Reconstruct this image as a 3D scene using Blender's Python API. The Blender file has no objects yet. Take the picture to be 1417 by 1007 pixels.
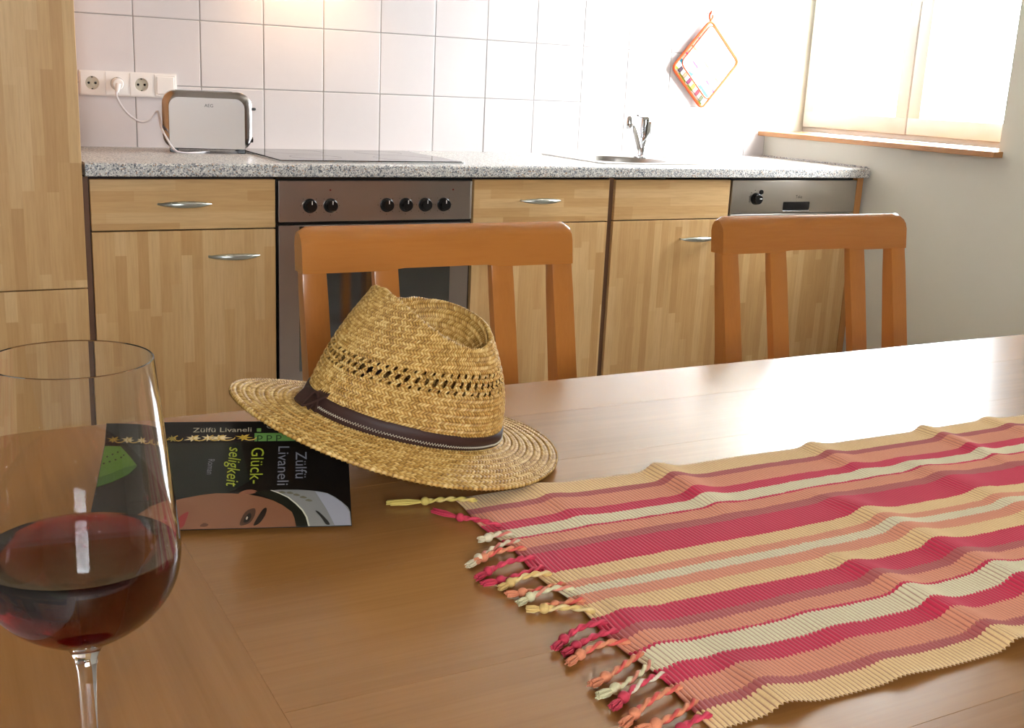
import bpy, bmesh, math, random
import numpy as np
from mathutils import Vector, Matrix
random.seed(7); rng = np.random.default_rng(5)
S = bpy.context.scene
COL = S.collection

# ------------------------------------------------------------------ camera, world, light, exposure
def look_axes(yaw, pitch, roll):
    cy, sy, cp, sp = math.cos(yaw), math.sin(yaw), math.cos(pitch), math.sin(pitch)
    f = Vector((sy*cp, cy*cp, -sp)); r = Vector((cy, -sy, 0)); u = r.cross(f)
    cr, sr = math.cos(roll), math.sin(roll)
    return cr*r + sr*u, -sr*r + cr*u, f
cam_data = bpy.data.cameras.new('camera'); cam = bpy.data.objects.new('camera', cam_data); COL.objects.link(cam)
r_, u_, f_ = look_axes(0.5042, 0.2485, 0.0474)
cm = Matrix((r_, u_, -f_)).transposed().to_4x4(); cm.translation = Vector((-0.4061, -3.033, 1.145))
cam.matrix_world = cm
cam_data.sensor_fit = 'HORIZONTAL'; cam_data.sensor_width = 36.0; cam_data.lens = 1528.8/1417*36
cam_data.clip_start = 0.02
S.camera = cam

world = bpy.data.worlds.new('sky'); S.world = world; world.use_nodes = True
bg = world.node_tree.nodes['Background']; bg.inputs[0].default_value = (0.88, 0.95, 1.0, 1); bg.inputs[1].default_value = 52.0

def portal(name, loc, rot, sx, sy):
    d = bpy.data.lights.new(name, 'AREA'); d.shape = 'RECTANGLE'; d.size = sx; d.size_y = sy
    d.cycles.is_portal = True
    o = bpy.data.objects.new(name, d); COL.objects.link(o); o.location = loc; o.rotation_euler = rot
portal('portal_right', (3.02, 0.01, 1.62), (0, math.pi/2, 0), 1.36, 1.2)       # -Z of the lamp points to -X
portal('portal_front', (-0.75, -5.01, 1.6), (math.pi/2, 0, 0), 0.8, 1.2)

hood = bpy.data.lights.new('hood_lamp_light', 'SPOT'); hood.energy = 9; hood.color = (1, 0.66, 0.36); hood.spot_size = 1.9; hood.spot_blend = 0.8; hood.shadow_soft_size = 0.03
ho = bpy.data.objects.new('hood_lamp_light', hood); COL.objects.link(ho); ho.location = (0.75, 0.42, 1.60); ho.rotation_euler = (math.radians(25), 0, 0)

S.view_settings.view_transform = 'Standard'; S.view_settings.look = 'None'
S.view_settings.exposure = 0.0; S.view_settings.gamma = 1.0; S.view_settings.use_curve_mapping = False
S.cycles.use_denoising = True
S.cycles.max_bounces = 14; S.cycles.diffuse_bounces = 6; S.cycles.transmission_bounces = 14; S.cycles.transparent_max_bounces = 16
S.cycles.sample_clamp_indirect = 70.0

# ------------------------------------------------------------------ helpers: materials
def srgb(h):
    h = h.lstrip('#'); v = [int(h[i:i+2], 16)/255 for i in (0, 2, 4)]
    return tuple((c/12.92 if c <= 0.04045 else ((c+0.055)/1.055)**2.4) for c in v) + (1.0,)
class NT:
    def __init__(s, name):
        s.m = bpy.data.materials.new(name); s.m.use_nodes = True
        s.t = s.m.node_tree; s.b = s.t.nodes['Principled BSDF']; s.out = s.t.nodes['Material Output']
    def n(s, typ, **kw):
        o = s.t.nodes.new(typ)
        for k, v in kw.items():
            if k.startswith('i_'):
                key = k[2:]; key = int(key) if key.isdigit() else key.replace('_', ' ')
                s.set(o.inputs[key], v)
            else: setattr(o, k, v)
        return o
    def set(s, inp, v):
        if isinstance(v, bpy.types.NodeSocket): s.t.links.new(v, inp)
        else: inp.default_value = v
    def math(s, op, a, b=0.0, c=0.0):
        o = s.t.nodes.new('ShaderNodeMath'); o.operation = op
        s.set(o.inputs[0], a); s.set(o.inputs[1], b); s.set(o.inputs[2], c); return o.outputs[0]
    def mix(s, fac, a, b, blend='MIX'):
        o = s.t.nodes.new('ShaderNodeMix'); o.data_type = 'RGBA'; o.blend_type = blend
        s.set(o.inputs[0], fac); s.set(o.inputs[6], a); s.set(o.inputs[7], b); return o.outputs[2]
    def ramp(s, fac, stops, interp='LINEAR'):
        o = s.t.nodes.new('ShaderNodeValToRGB'); o.color_ramp.interpolation = interp
        e = o.color_ramp.elements
        while len(e) < len(stops): e.new(1.0)
        for k, (p, c) in enumerate(stops): e[k].position = p; e[k].color = c
        s.set(o.inputs[0], fac); return o.outputs[0]
    def coord(s, which='Object'):
        return s.t.nodes.new('ShaderNodeTexCoord').outputs[which]
    def xyz(s, v):
        o = s.n('ShaderNodeSeparateXYZ'); s.set(o.inputs[0], v); return o.outputs
    def comb(s, x, y, z):
        o = s.n('ShaderNodeCombineXYZ'); s.set(o.inputs[0], x); s.set(o.inputs[1], y); s.set(o.inputs[2], z); return o.outputs[0]
    def noise(s, vec, scale, detail=3.0, rough=0.5):
        o = s.n('ShaderNodeTexNoise'); s.set(o.inputs['Vector'], vec); o.inputs['Scale'].default_value = scale
        o.inputs['Detail'].default_value = detail; o.inputs['Roughness'].default_value = rough; return o.outputs['Fac']
    def bump(s, h, strength, dist=0.001):
        o = s.n('ShaderNodeBump'); s.set(o.inputs['Height'], h); o.inputs['Strength'].default_value = strength; o.inputs['Distance'].default_value = dist
        s.t.links.new(o.outputs[0], s.b.inputs['Normal'])
    def scale(s, vec, v):
        o = s.n('ShaderNodeVectorMath', operation='MULTIPLY'); s.set(o.inputs[0], vec); o.inputs[1].default_value = v; return o.outputs[0]
    def seed(s):
        return s.n('ShaderNodeObjectInfo').outputs['Random']
def plain(name, col, rough=0.5, metal=0.0, **kw):
    t = NT(name); b = t.b
    b.inputs['Base Color'].default_value = srgb(col) if isinstance(col, str) else col
    b.inputs['Roughness'].default_value = rough; b.inputs['Metallic'].default_value = metal
    for k, v in kw.items(): b.inputs[k.replace('_', ' ')].default_value = v
    return t.m

def laminate(name, vertical=True, tones=('c0955f', 'cca36d', 'd5b07d', 'c69c65')):
    t = NT(name); x, y, z = t.xyz(t.coord())
    a, l = (x, z) if vertical else (z, x)
    sd = t.math('MULTIPLY', t.seed(), 57.0)
    row = t.math('FLOOR', t.math('DIVIDE', a, 0.0285))
    w1 = t.n('ShaderNodeTexWhiteNoise', noise_dimensions='1D'); t.set(w1.inputs['W'], t.math('ADD', row, sd))
    l2 = t.math('ADD', t.math('DIVIDE', l, 0.30), t.math('MULTIPLY', w1.outputs['Value'], 9.0))
    col = t.math('FLOOR', l2)
    w2 = t.n('ShaderNodeTexWhiteNoise', noise_dimensions='2D'); t.set(w2.inputs['Vector'], t.comb(row, t.math('ADD', col, sd), 0.0))
    c = t.ramp(w2.outputs['Value'], [(0, srgb(tones[0])), (0.35, srgb(tones[1])), (0.7, srgb(tones[2])), (1, srgb(tones[3]))])
    g = t.noise(t.scale(t.coord(), (160, 160, 9) if vertical else (9, 160, 160)), 1.0, 4, 0.6)
    c2 = t.mix(t.math('MULTIPLY', t.math('SUBTRACT', g, 0.42), 0.9), c, srgb('9c6a35'))
    t.set(t.b.inputs['Base Color'], c2); t.b.inputs['Roughness'].default_value = 0.42
    t.b.inputs['Specular IOR Level'].default_value = 0.35
    return t.m
def grain(name, base, dark, axis=0, rough=0.35, amount=0.8, coat=0.0, fine=150.0, along=7.0, vary=0.18, spec=0.5):
    t = NT(name)
    sc = [fine]*3; sc[axis] = along
    o = t.n('ShaderNodeVectorMath', operation='ADD'); t.set(o.inputs[0], t.scale(t.coord(), sc))
    t.set(o.inputs[1], t.comb(t.math('MULTIPLY', t.seed(), 31.0), t.math('MULTIPLY', t.seed(), 17.0), 0.0))
    g = t.noise(o.outputs[0], 1.0, 5, 0.62)
    sc2 = [fine/7]*3; sc2[axis] = along/5
    g2 = t.noise(t.scale(o.outputs[0], [b/a for a, b in zip(sc, sc2)]), 1.0, 2, 0.5)
    f = t.math('ADD', t.math('MULTIPLY', t.math('SUBTRACT', g, 0.38), amount), t.math('MULTIPLY', t.math('SUBTRACT', g2, 0.5), amount*0.7))
    f = t.math('ADD', f, t.math('MULTIPLY', t.math('SUBTRACT', t.seed(), 0.5), vary))
    cl = t.n('ShaderNodeClamp'); t.set(cl.inputs[0], f)
    t.set(t.b.inputs['Base Color'], t.mix(cl.outputs[0], srgb(base), srgb(dark)))
    t.b.inputs['Roughness'].default_value = rough; t.b.inputs['Coat Weight'].default_value = coat; t.b.inputs['Coat Roughness'].default_value = 0.2
    t.b.inputs['Specular IOR Level'].default_value = spec
    return t.m

M = {}
M['plaster'] = plain('plaster', 'd2cfc3', 0.9)
M['ceiling'] = plain('ceiling_paint', 'efebe4', 0.95)
M['grout'] = plain('grout', 'a39e9b', 0.95)
def tile_mat():
    t = NT('glazed_tile'); g = t.noise(t.coord(), 9.0, 2)
    t.b.inputs['Base Color'].default_value = srgb('cdc5c4'); t.b.inputs['Roughness'].default_value = 0.28
    t.bump(g, 0.25, 0.004); return t.m
M['tile'] = tile_mat()
M['lam_v'] = laminate('beech_stave_laminate_vertical', True)
M['lam_h'] = laminate('beech_stave_laminate_horizontal', False)
M['carcass'] = plain('carcass_edge', '6b4a33', 0.6)
M['gapdark'] = plain('recess_dark', '2a1a16', 0.8)
M['beech_edge'] = grain('beech_edging', 'b98048', '8e5a2c', 2, 0.5, 0.5)
def speckle():
    t = NT('speckled_worktop')
    v = t.n('ShaderNodeTexVoronoi'); v.inputs['Scale'].default_value = 330.0; t.set(v.inputs['Vector'], t.coord())
    r = t.xyz(v.outputs['Color'])[0]
    c = t.ramp(r, [(0, srgb('54565c')), (0.10, srgb('7f8189')), (0.26, srgb('b5b2ae')), (0.55, srgb('cfcbc5')), (0.86, srgb('e8e4dd')), (0.955, srgb('a58468'))], 'CONSTANT')
    t.set(t.b.inputs['Base Color'], c); t.b.inputs['Roughness'].default_value = 0.33
    return t.m
M['speckle'] = speckle()
def brushed(name, col, rough=0.32):
    t = NT(name); g = t.noise(t.scale(t.coord(), (4, 300, 600)), 1.0, 3)
    t.b.inputs['Base Color'].default_value = srgb(col); t.b.inputs['Metallic'].default_value = 1.0
    t.b.inputs['Roughness'].default_value = rough; t.bump(g, 0.03, 0.0003); return t.m
M['steel'] = brushed('brushed_steel', 'a79b93')
M['steel_light'] = brushed('brushed_steel_light', 'c9c4bf', 0.28)
M['chrome'] = plain('chrome', 'dfe2e6', 0.08, 1.0)
M['satin'] = plain('satin_nickel', 'b9bbb4', 0.3, 1.0)
M['black'] = plain('black_plastic', '0c0b0d', 0.25)
M['blackglass'] = plain('black_glass', '0a0808', 0.04, IOR=2.6)
M['ceran'] = plain('ceramic_hob_glass', '0e0d0e', 0.03, Specular_IOR_Level=0.7)
M['red'] = plain('red_lamp', '7a1510', 0.3)
M['whiteplastic'] = plain('white_plastic', 'e4dcd6', 0.35)
M['socketwell'] = plain('socket_well', 'b3aa98', 0.4)
M['cord'] = plain('white_cord', 'd8d2d4', 0.5)
M['greypanel'] = plain('light_grey_enamel', 'c2bbb6', 0.3)
M['darkframe'] = plain('bronzed_chrome', 'a09a99', 0.2, 1.0)
M['print_dark'] = plain('print_dark', '3a3634', 0.5)
M['white_pvc'] = plain('white_window_paint', 'd2d0cb', 0.35)
M['sillwood'] = grain('window_sill_wood', 'ac7846', '86552a', 1, 0.35, 0.6)
M['chairwood'] = grain('orange_beech_chair', 'b87434', '92511d', 0, 0.25, 0.55, coat=0.3, fine=190, along=14)
M['chairpost'] = grain('orange_beech_chair_post', 'b87434', '92511d', 2, 0.3, 0.5, coat=0.2, fine=190, along=10)
M['table'] = grain('beech_table_board', 'a06e3a', '70461d', 0, 0.25, 0.62, coat=0.0, fine=210, along=6, vary=0.5, spec=0.55)
M['table_end'] = grain('beech_table_end_board', 'a06e3a', '70461d', 1, 0.25, 0.66, coat=0.0, fine=150, along=4, vary=0.2, spec=0.55)
M['floor'] = plain('floor_tile', 'a09c94', 0.5)
M['concrete'] = plain('outside_paving', 'b9b4ac', 0.9)

def window_glass():
    t = NT('window_pane_glass'); tr = t.n('ShaderNodeBsdfTransparent'); gl = t.n('ShaderNodeBsdfGlossy'); gl.inputs['Roughness'].default_value = 0.02
    fr = t.n('ShaderNodeLayerWeight'); fr.inputs['Blend'].default_value = 0.5
    mx = t.n('ShaderNodeMixShader'); t.set(mx.inputs[0], t.math('ADD', 0.035, t.math('MULTIPLY', t.math('POWER', fr.outputs['Facing'], 5.0), 0.6))); t.set(mx.inputs[1], tr.outputs[0]); t.set(mx.inputs[2], gl.outputs[0])
    t.t.links.new(mx.outputs[0], t.out.inputs['Surface']); return t.m
M['pane'] = window_glass()
def clear_glass():
    t = NT('clear_wine_glass'); t.b.inputs['Transmission Weight'].default_value = 1.0; t.b.inputs['Roughness'].default_value = 0.0; t.b.inputs['IOR'].default_value = 1.47
    t.b.inputs['Base Color'].default_value = (0.985, 0.985, 0.985, 1); return t.m
M['glass'] = clear_glass()
def wine_mat():
    t = NT('red_wine'); t.b.inputs['Transmission Weight'].default_value = 1.0; t.b.inputs['Roughness'].default_value = 0.0; t.b.inputs['IOR'].default_value = 1.34
    t.b.inputs['Base Color'].default_value = (1, 1, 1, 1)
    v = t.n('ShaderNodeVolumeAbsorption'); v.inputs['Color'].default_value = (0.90, 0.02, 0.10, 1); v.inputs['Density'].default_value = 340.0
    t.t.links.new(v.outputs[0], t.out.inputs['Volume']); return t.m
M['wine'] = wine_mat()

# ------------------------------------------------------------------ helpers: objects
def link(o, parent=None):
    COL.objects.link(o)
    if parent is not None: o.parent = parent
    return o
def tag(o, label=None, cat=None, group=None, kind=None):
    if label: o['label'] = label
    if cat: o['category'] = cat
    if group: o['group'] = group
    if kind: o['kind'] = kind
    return o
def thing(name, label, cat, loc=(0, 0, 0), rot=(0, 0, 0), group=None):
    o = bpy.data.objects.new(name, None); o.empty_display_size = 0.05
    o.location = loc; o.rotation_euler = rot; link(o); return tag(o, label, cat, group)
def bm_obj(name, bm, mat, parent=None, smooth=True):
    me = bpy.data.meshes.new(name); bmesh.ops.recalc_face_normals(bm, faces=bm.faces[:]); bm.to_mesh(me); bm.free()
    if mat is not None: me.materials.append(mat)
    if smooth:
        me.polygons.foreach_set('use_smooth', [True]*len(me.polygons))
        try: me.set_sharp_from_angle(angle=math.radians(38))
        except Exception: pass
    return link(bpy.data.objects.new(name, me), parent)
def box(bm, x0, x1, y0, y1, z0, z1, bev=0.0, seg=2):
    r = bmesh.ops.create_cube(bm, size=1.0); vs = r['verts']
    for v in vs:
        v.co.x = x0 if v.co.x < 0 else x1; v.co.y = y0 if v.co.y < 0 else y1; v.co.z = z0 if v.co.z < 0 else z1
    if bev > 0:
        es = list({e for v in vs for e in v.link_edges})
        r2 = bmesh.ops.bevel(bm, geom=es, offset=bev, segments=seg, profile=0.5, affect='EDGES')
        return r2['verts']
    return vs
def box_obj(name, dims, mat, parent=None, bev=0.0, seg=2):
    bm = bmesh.new(); box(bm, *dims, bev=bev, seg=seg); return bm_obj(name, bm, mat, parent, smooth=(seg > 2))
def tube(bm, pts, radii, seg=12, cap=True, squash=None):
    pts = [Vector(p) for p in pts]; n = len(pts)
    if not hasattr(radii, '__len__'): radii = [radii]*n
    rings = []; up = None
    for i, p in enumerate(pts):
        d = (pts[min(i+1, n-1)] - pts[max(i-1, 0)]).normalized()
        if up is None:
            up = Vector((0, 0, 1)) if abs(d.z) < 0.9 else Vector((1, 0, 0))
        up = (up - d*up.dot(d)).normalized(); sd = d.cross(up)
        ring = []
        for k in range(seg):
            a = 2*math.pi*k/seg
            q = sd*math.cos(a) + up*math.sin(a)*(squash or 1.0)
            ring.append(bm.verts.new(p + q*radii[i]))
        rings.append(ring)
    for a, b in zip(rings, rings[1:]):
        for k in range(seg): bm.faces.new((a[k], a[(k+1) % seg], b[(k+1) % seg], b[k]))
    if cap:
        bm.faces.new(rings[0][::-1]); bm.faces.new(rings[-1])
def lathe(bm, prof, seg=48, origin=(0, 0, 0), axis='z', closed=False):
    o = Vector(origin); rings = []
    for r, h in prof:
        if r < 1e-6:
            p = Vector((0, 0, h)) if axis == 'z' else Vector((0, -h, 0)) if axis == 'y' else Vector((h, 0, 0))
            rings.append([bm.verts.new(o + p)]); continue
        ring = []
        for k in range(seg):
            a = 2*math.pi*k/seg; c, s = r*math.cos(a), r*math.sin(a)
            p = Vector((c, s, h)) if axis == 'z' else Vector((c, -h, s)) if axis == 'y' else Vector((h, c, s))
            ring.append(bm.verts.new(o + p))
        rings.append(ring)
    pairs = list(zip(rings, rings[1:]))
    if closed: pairs.append((rings[-1], rings[0]))
    for a, b in pairs:
        if len(a) == 1 and len(b) == 1: continue
        for k in range(seg):
            k2 = (k+1) % seg
            if len(a) == 1: bm.faces.new((a[0], b[k2], b[k]))
            elif len(b) == 1: bm.faces.new((a[k], a[k2], b[0]))
            else: bm.faces.new((a[k], a[k2], b[k2], b[k]))
def lathe_obj(name, prof, mat, parent=None, seg=48, origin=(0, 0, 0), axis='z', closed=False):
    bm = bmesh.new(); lathe(bm, prof, seg, origin, axis, closed); return bm_obj(name, bm, mat, parent)
def prism(bm, poly, fn0, fn1):
    a = [bm.verts.new(fn0(*p)) for p in poly]; b = [bm.verts.new(fn1(*p)) for p in poly]; n = len(poly)
    bm.faces.new(a); bm.faces.new(b[::-1])
    for k in range(n): bm.faces.new((a[k], b[k], b[(k+1) % n], a[(k+1) % n]))
def rrect(x0, x1, z0, z1, r, seg=6, corners=(1, 1, 1, 1)):
    out = []
    for (cx, cz, a0), on in zip(((x1-r, z1-r, 0), (x0+r, z1-r, 90), (x0+r, z0+r, 180), (x1-r, z0+r, 270)), corners):
        if not on:
            out.append((x1 if a0 in (0, 270) else x0, z1 if a0 < 180 else z0)); continue
        for k in range(seg+1):
            a = math.radians(a0 + 90*k/seg); out.append((cx + r*math.cos(a), cz + r*math.sin(a)))
    return out
def grid_obj(name, P, mat, parent=None, wrap=False, tone=None, mask=None, flip=False):
    nu, nv = P.shape[:2]
    iu = np.arange(nu if wrap else nu-1); iv = np.arange(nv-1); U, V = np.meshgrid(iu, iv, indexing='ij')
    U2 = (U+1) % nu
    F = np.stack([U*nv+V, U2*nv+V, U2*nv+V+1, U*nv+V+1], -1).reshape(-1, 4)
    if flip: F = F[:, ::-1]
    if mask is not None: F = F[mask[U, V].reshape(-1)]
    me = bpy.data.meshes.new(name); me.vertices.add(nu*nv); me.vertices.foreach_set('co', P.reshape(-1).astype(np.float32))
    n = len(F); me.loops.add(n*4); me.loops.foreach_set('vertex_index', F.reshape(-1).astype(np.int32))
    me.polygons.add(n); me.polygons.foreach_set('loop_start', np.arange(0, n*4, 4, dtype=np.int32))
    me.polygons.foreach_set('loop_total', np.full(n, 4, dtype=np.int32))
    me.polygons.foreach_set('use_smooth', np.ones(n, dtype=bool))
    me.update(calc_edges=True)
    if tone is not None:
        at = me.attributes.new('tone', 'FLOAT', 'POINT'); at.data.foreach_set('value', tone.reshape(-1).astype(np.float32))
    me.materials.append(mat)
    return link(bpy.data.objects.new(name, me), parent)
def text_obj(name, body, size, mat, M4, parent=None, width=None, align='CENTER', shear=0.0):
    cu = bpy.data.curves.new(name, 'FONT'); cu.body = body; cu.size = size; cu.align_x = align; cu.align_y = 'CENTER'; cu.shear = shear
    cu.resolution_u = 3
    o = bpy.data.objects.new(name, cu); COL.objects.link(o)
    bpy.context.view_layer.update()
    dg = bpy.context.evaluated_depsgraph_get(); me = bpy.data.meshes.new_from_object(o.evaluated_get(dg))
    if width:
        xs = [v.co.x for v in me.vertices]; w = max(xs)-min(xs)
        for v in me.vertices: v.co.x *= width/w
    bpy.data.objects.remove(o)
    me.transform(M4); me.materials.clear(); me.materials.append(mat); me.name = name
    return link(bpy.data.objects.new(name, me), parent)

WT = 0.900     # worktop height
D = 0.584      # tiled wall plane
XW = 2.735     # right wall plane

# ------------------------------------------------------------------ the room
def struct(name, dims, mat):
    bm = bmesh.new()
    for d in dims: box(bm, *d)
    return tag(bm_obj(name, bm, mat, None, smooth=False), kind='structure')
struct('floor', [(-3.15, 3.0, -5.0, 0.75, -0.12, 0.0)], M['floor'])
struct('ceiling', [(-3.15, 3.0, -5.0, 0.75, 2.5, 2.62)], M['ceiling'])
wb = struct('wall_back', [(-3.15, 2.998, 0.592, 0.75, 0, 2.5), (XW, 2.998, D, 0.592, 0, 2.5), (-2.5, XW, D, 0.592, 1.69, 2.5)], M['plaster'])
WY0 = -0.557
struct('wall_right', [(XW, 2.998, -5.0, WY0, 0, 2.5), (XW, 2.998, WY0, D, 0, 0.985), (XW, 2.998, WY0, D, 2.25, 2.5)], M['plaster'])
struct('wall_front', [(-3.15, -1.15, -5.15, -5.0, 0, 2.5), (-0.35, 3.0, -5.15, -5.0, 0, 2.5), (-1.15, -0.35, -5.15, -5.0, 0, 1.0), (-1.15, -0.35, -5.15, -5.0, 2.2, 2.5)], plain('beige_wall_paint', '98897a', 0.9))
struct('wall_left', [(-3.15, -3.0, -5.0, 0.75, 0, 2.5)], plain('tan_wall_paint', '6f6152', 0.9))
struct('trim_1', [(-40, 60, -50, 50, -0.6, -0.4)], M['concrete']).name = 'ground'

# grout bed and glazed tiles (children of the wall)
g = box_obj('grout', (-0.1, XW, 0.5862, 0.592, WT-0.03, 1.6895), M['grout'], wb)
TX0, TP, G = 0.2276, 0.2, 0.0030
rows = [(WT-0.012, WT+0.1885), (WT+0.1885, WT+0.3885), (WT+0.3885, WT+0.5885), (WT+0.5885, WT+0.7885)]
tile_me = {}
for (z0, z1) in rows:
    for k in range(-2, 13):
        x0 = TX0 + TP*k; x1 = x0 + TP
        if x0 < -0.15: continue
        x1 = min(x1, XW-0.001)
        w, h = round(x1-x0, 4), round(z1-z0, 4)
        key = (w, h)
        if key not in tile_me:
            o = box_obj('tile', (G/2, w-G/2, 0, 0.007, G/2, h-G/2), M['tile'], wb, bev=0.0016, seg=2); tile_me[key] = o.data
        else:
            o = link(bpy.data.objects.new('tile', tile_me[key]), wb)
        o.location = (x0, D + random.uniform(-0.0003, 0.0003), z0)
        o.rotation_euler = (random.uniform(-0.002, 0.002), 0, random.uniform(-0.002, 0.002))

# right window
def window(name, loc, rot, width, height, sashes=2, sill=None):
    """local: x along the wall, y into the wall (outwards), z up from the frame bottom"""
    w = bpy.data.objects.new(name, None); w.location = loc; w.rotation_euler = rot; link(w); tag(w, kind='structure')
    bm = bmesh.new(); fw = 0.022
    box(bm, 0, width, 0.012, 0.075, 0, fw, 0.003); box(bm, 0, width, 0.012, 0.075, height-fw, height, 0.003)
    box(bm, 0, fw*0.6, 0.012, 0.075, fw, height-fw, 0.003); box(bm, width-fw*0.6, width, 0.012, 0.075, fw, height-fw, 0.003)
    bm_obj('frame', bm, M['white_pvc'], w)
    sw = width/sashes; st = 0.064
    for k in range(sashes):
        a, b = sw*k+0.003+(0.008 if k == 0 else 0), sw*(k+1)-0.003-(0.008 if k == sashes-1 else 0); z0, z1 = fw, height-fw
        bm = bmesh.new()
        box(bm, a, b, 0, 0.055, z0, z0+st, 0.004); box(bm, a, b, 0, 0.055, z1-st, z1, 0.004)
        box(bm, a, a+st*0.9, 0, 0.055, z0+st-0.004, z1-st+0.004, 0.004); box(bm, b-st*0.9, b, 0, 0.055, z0+st-0.004, z1-st+0.004, 0.004)
        s = bm_obj('sash', bm, M['white_pvc'], w)
        box_obj('pane', (a+st*0.85, b-st*0.85, 0.024, 0.028, z0+st-0.005, z1-st+0.005), M['pane'], s)
    return w
# local x runs from the far reveal towards the viewer (-Y), local y points to +X
w1 = window('window_1', (2.920, D-0.002, WT+0.1025), (0, 0, -math.pi/2), 1.135, 1.22)
w2 = window('window_2', (-0.35, -5.06, 1.0), (0, 0, math.pi), 0.80, 1.2, 1)
sl = box_obj('sill', (0.002, 1.157, -0.228, 0.012, -0.0195, -0.0005), M['sillwood'], w1, bev=0.002)
bmh = bmesh.new(); box(bmh, 0.555, 0.580, -0.008, 0.0, 0.50, 0.57, 0.003); tube(bmh, [(0.5675, -0.005, 0.535), (0.5675, -0.04, 0.535), (0.5675, -0.045, 0.50), (0.5675, -0.045, 0.42)], 0.008, 10)
bm_obj('handle', bmh, M['white_pvc'], w1)

# ------------------------------------------------------------------ kitchen units
def bow_handle(parent, cx, z, y, name='handle', L=0.142):
    bm = bmesh.new(); n = 22; pts = []; rad = []
    for i in range(n+1):
        t = -1 + 2*i/n
        pts.append((cx + t*L/2, y - 0.012 - 0.016*(1-t*t), z)); rad.append(0.0022 + 0.0070*(1-abs(t)**2.2))
    tube(bm, pts, rad, 12, squash=1.0)
    for sx in (-1, 1): tube(bm, [(cx+sx*(L/2-0.006), y, z), (cx+sx*(L/2-0.006), y-0.014, z)], 0.0032, 8)
    return bm_obj(name, bm, M['satin'], parent)
def front(name, parent, x0, x1, z0, z1, mat, g=0.0018, y0=0.0, y1=0.018):
    return box_obj(name, (x0+g, x1-g, y0, y1, z0, z1), mat, parent, bev=0.0012)
def body(parent, w, top=0.862, bottom=0.10, depth=0.56):
    bm = bmesh.new(); box(bm, 0.001, w-0.001, 0.020, depth, bottom, top); o = bm_obj('body', bm, M['gapdark'], parent, smooth=False)
    box_obj('plinth', (0.001, w-0.001, 0.055, 0.07, 0.0, bottom), M['lam_h'], parent)
    return o
ZS = 0.7215   # drawer / door seam
def unit(name, label, x, w, handle_x=None, drawer_handle=True, door_hx=None, group=None):
    t = thing(name, label, 'cabinet', (x, 0, 0)); body(t, w)
    d = front('drawer', t, 0, w, ZS+0.0015, 0.8565, M['lam_h'])
    if drawer_handle: bow_handle(d, handle_x, WT-0.108, 0.0)
    dr = front('door', t, 0, w, 0.105, ZS-0.0022, M['lam_v'])
    bow_handle(dr, door_hx, WT-0.252, 0.0)
    return t
unit('base_cabinet', 'beech laminate base cabinet left of the oven, with one drawer over a door', 0.002, 0.490, 0.238, True, 0.368)
unit('base_cabinet', 'beech laminate base cabinet right of the oven, with one drawer over a door', 1.106, 0.494, 0.231, True, 0.135)
t = thing('sink_cabinet', 'beech laminate sink cabinet beside the dishwasher, with a handleless blind panel over a door', 'cabinet', (1.620, 0, 0)); body(t, 0.478, 0.735)
front('blind_panel', t, 0, 0.478, ZS+0.0035, 0.8565, M['lam_h'])
dr = front('door', t, 0, 0.478, 0.105, ZS, M['lam_v']); bow_handle(dr, 0.345, WT-0.243, 0.0)
tag(box_obj('end_panel', (2.692, 2.722, 0.0, 0.56, 0.0, 0.864), M['beech_edge'], None, bev=0.001), 'narrow beech end panel between the dishwasher and the plain right wall', 'panel')
tag(box_obj('filler_strip', (1.6005, 1.6195, 0.010, 0.03, 0.10, 0.862), M['carcass']), 'narrow dark recessed filler strip between the two right base cabinets', 'strip')
tag(box_obj('filler_strip', (-0.0125, 0.0015, 0.012, 0.03, 0.0, 0.862), M['carcass']), 'narrow dark recessed filler strip beside the tall cabinet at the left', 'strip')

tc = thing('tall_cabinet', 'tall beech laminate cabinet with two stacked doors at the left edge', 'cabinet', (-0.614, -0.02, 0))
box_obj('body', (0.001, 0.599, 0.02, 0.60, 0.10, 2.08), M['beech_edge'], tc)
box_obj('plinth', (0.001, 0.599, 0.06, 0.075, 0.0, 0.10), M['lam_h'], tc)
front('door', tc, 0, 0.600, 0.5785, 2.08, M['lam_v'])
front('door', tc, 0, 0.600, 0.105, 0.5755, M['lam_v'])

wt = bmesh.new()
prof = [(D-0.001, WT-0.035), (D-0.001, WT)] + [(-0.02+0.008-0.008*math.sin(a), WT-0.008+0.008*math.cos(a)) for a in [math.radians(x) for x in (0, 15, 30, 45, 60, 75, 90)]] + [(-0.02, WT-0.032), (-0.017, WT-0.035)]
prism(wt, prof, lambda y, z: Vector((-0.008, y, z)), lambda y, z: Vector((2.730, y, z)))
tag(bm_obj('worktop', wt, M['speckle']), 'long grey speckled worktop running along the tiled wall', 'worktop')
tag(box_obj('wall_strip', (2.722, XW-0.0005, 0.0, D-0.002, WT-0.0002, WT+0.006), M['speckle'], None, bev=0.002), 'thin speckled sealing strip where the worktop meets the right wall', 'strip')

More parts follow.
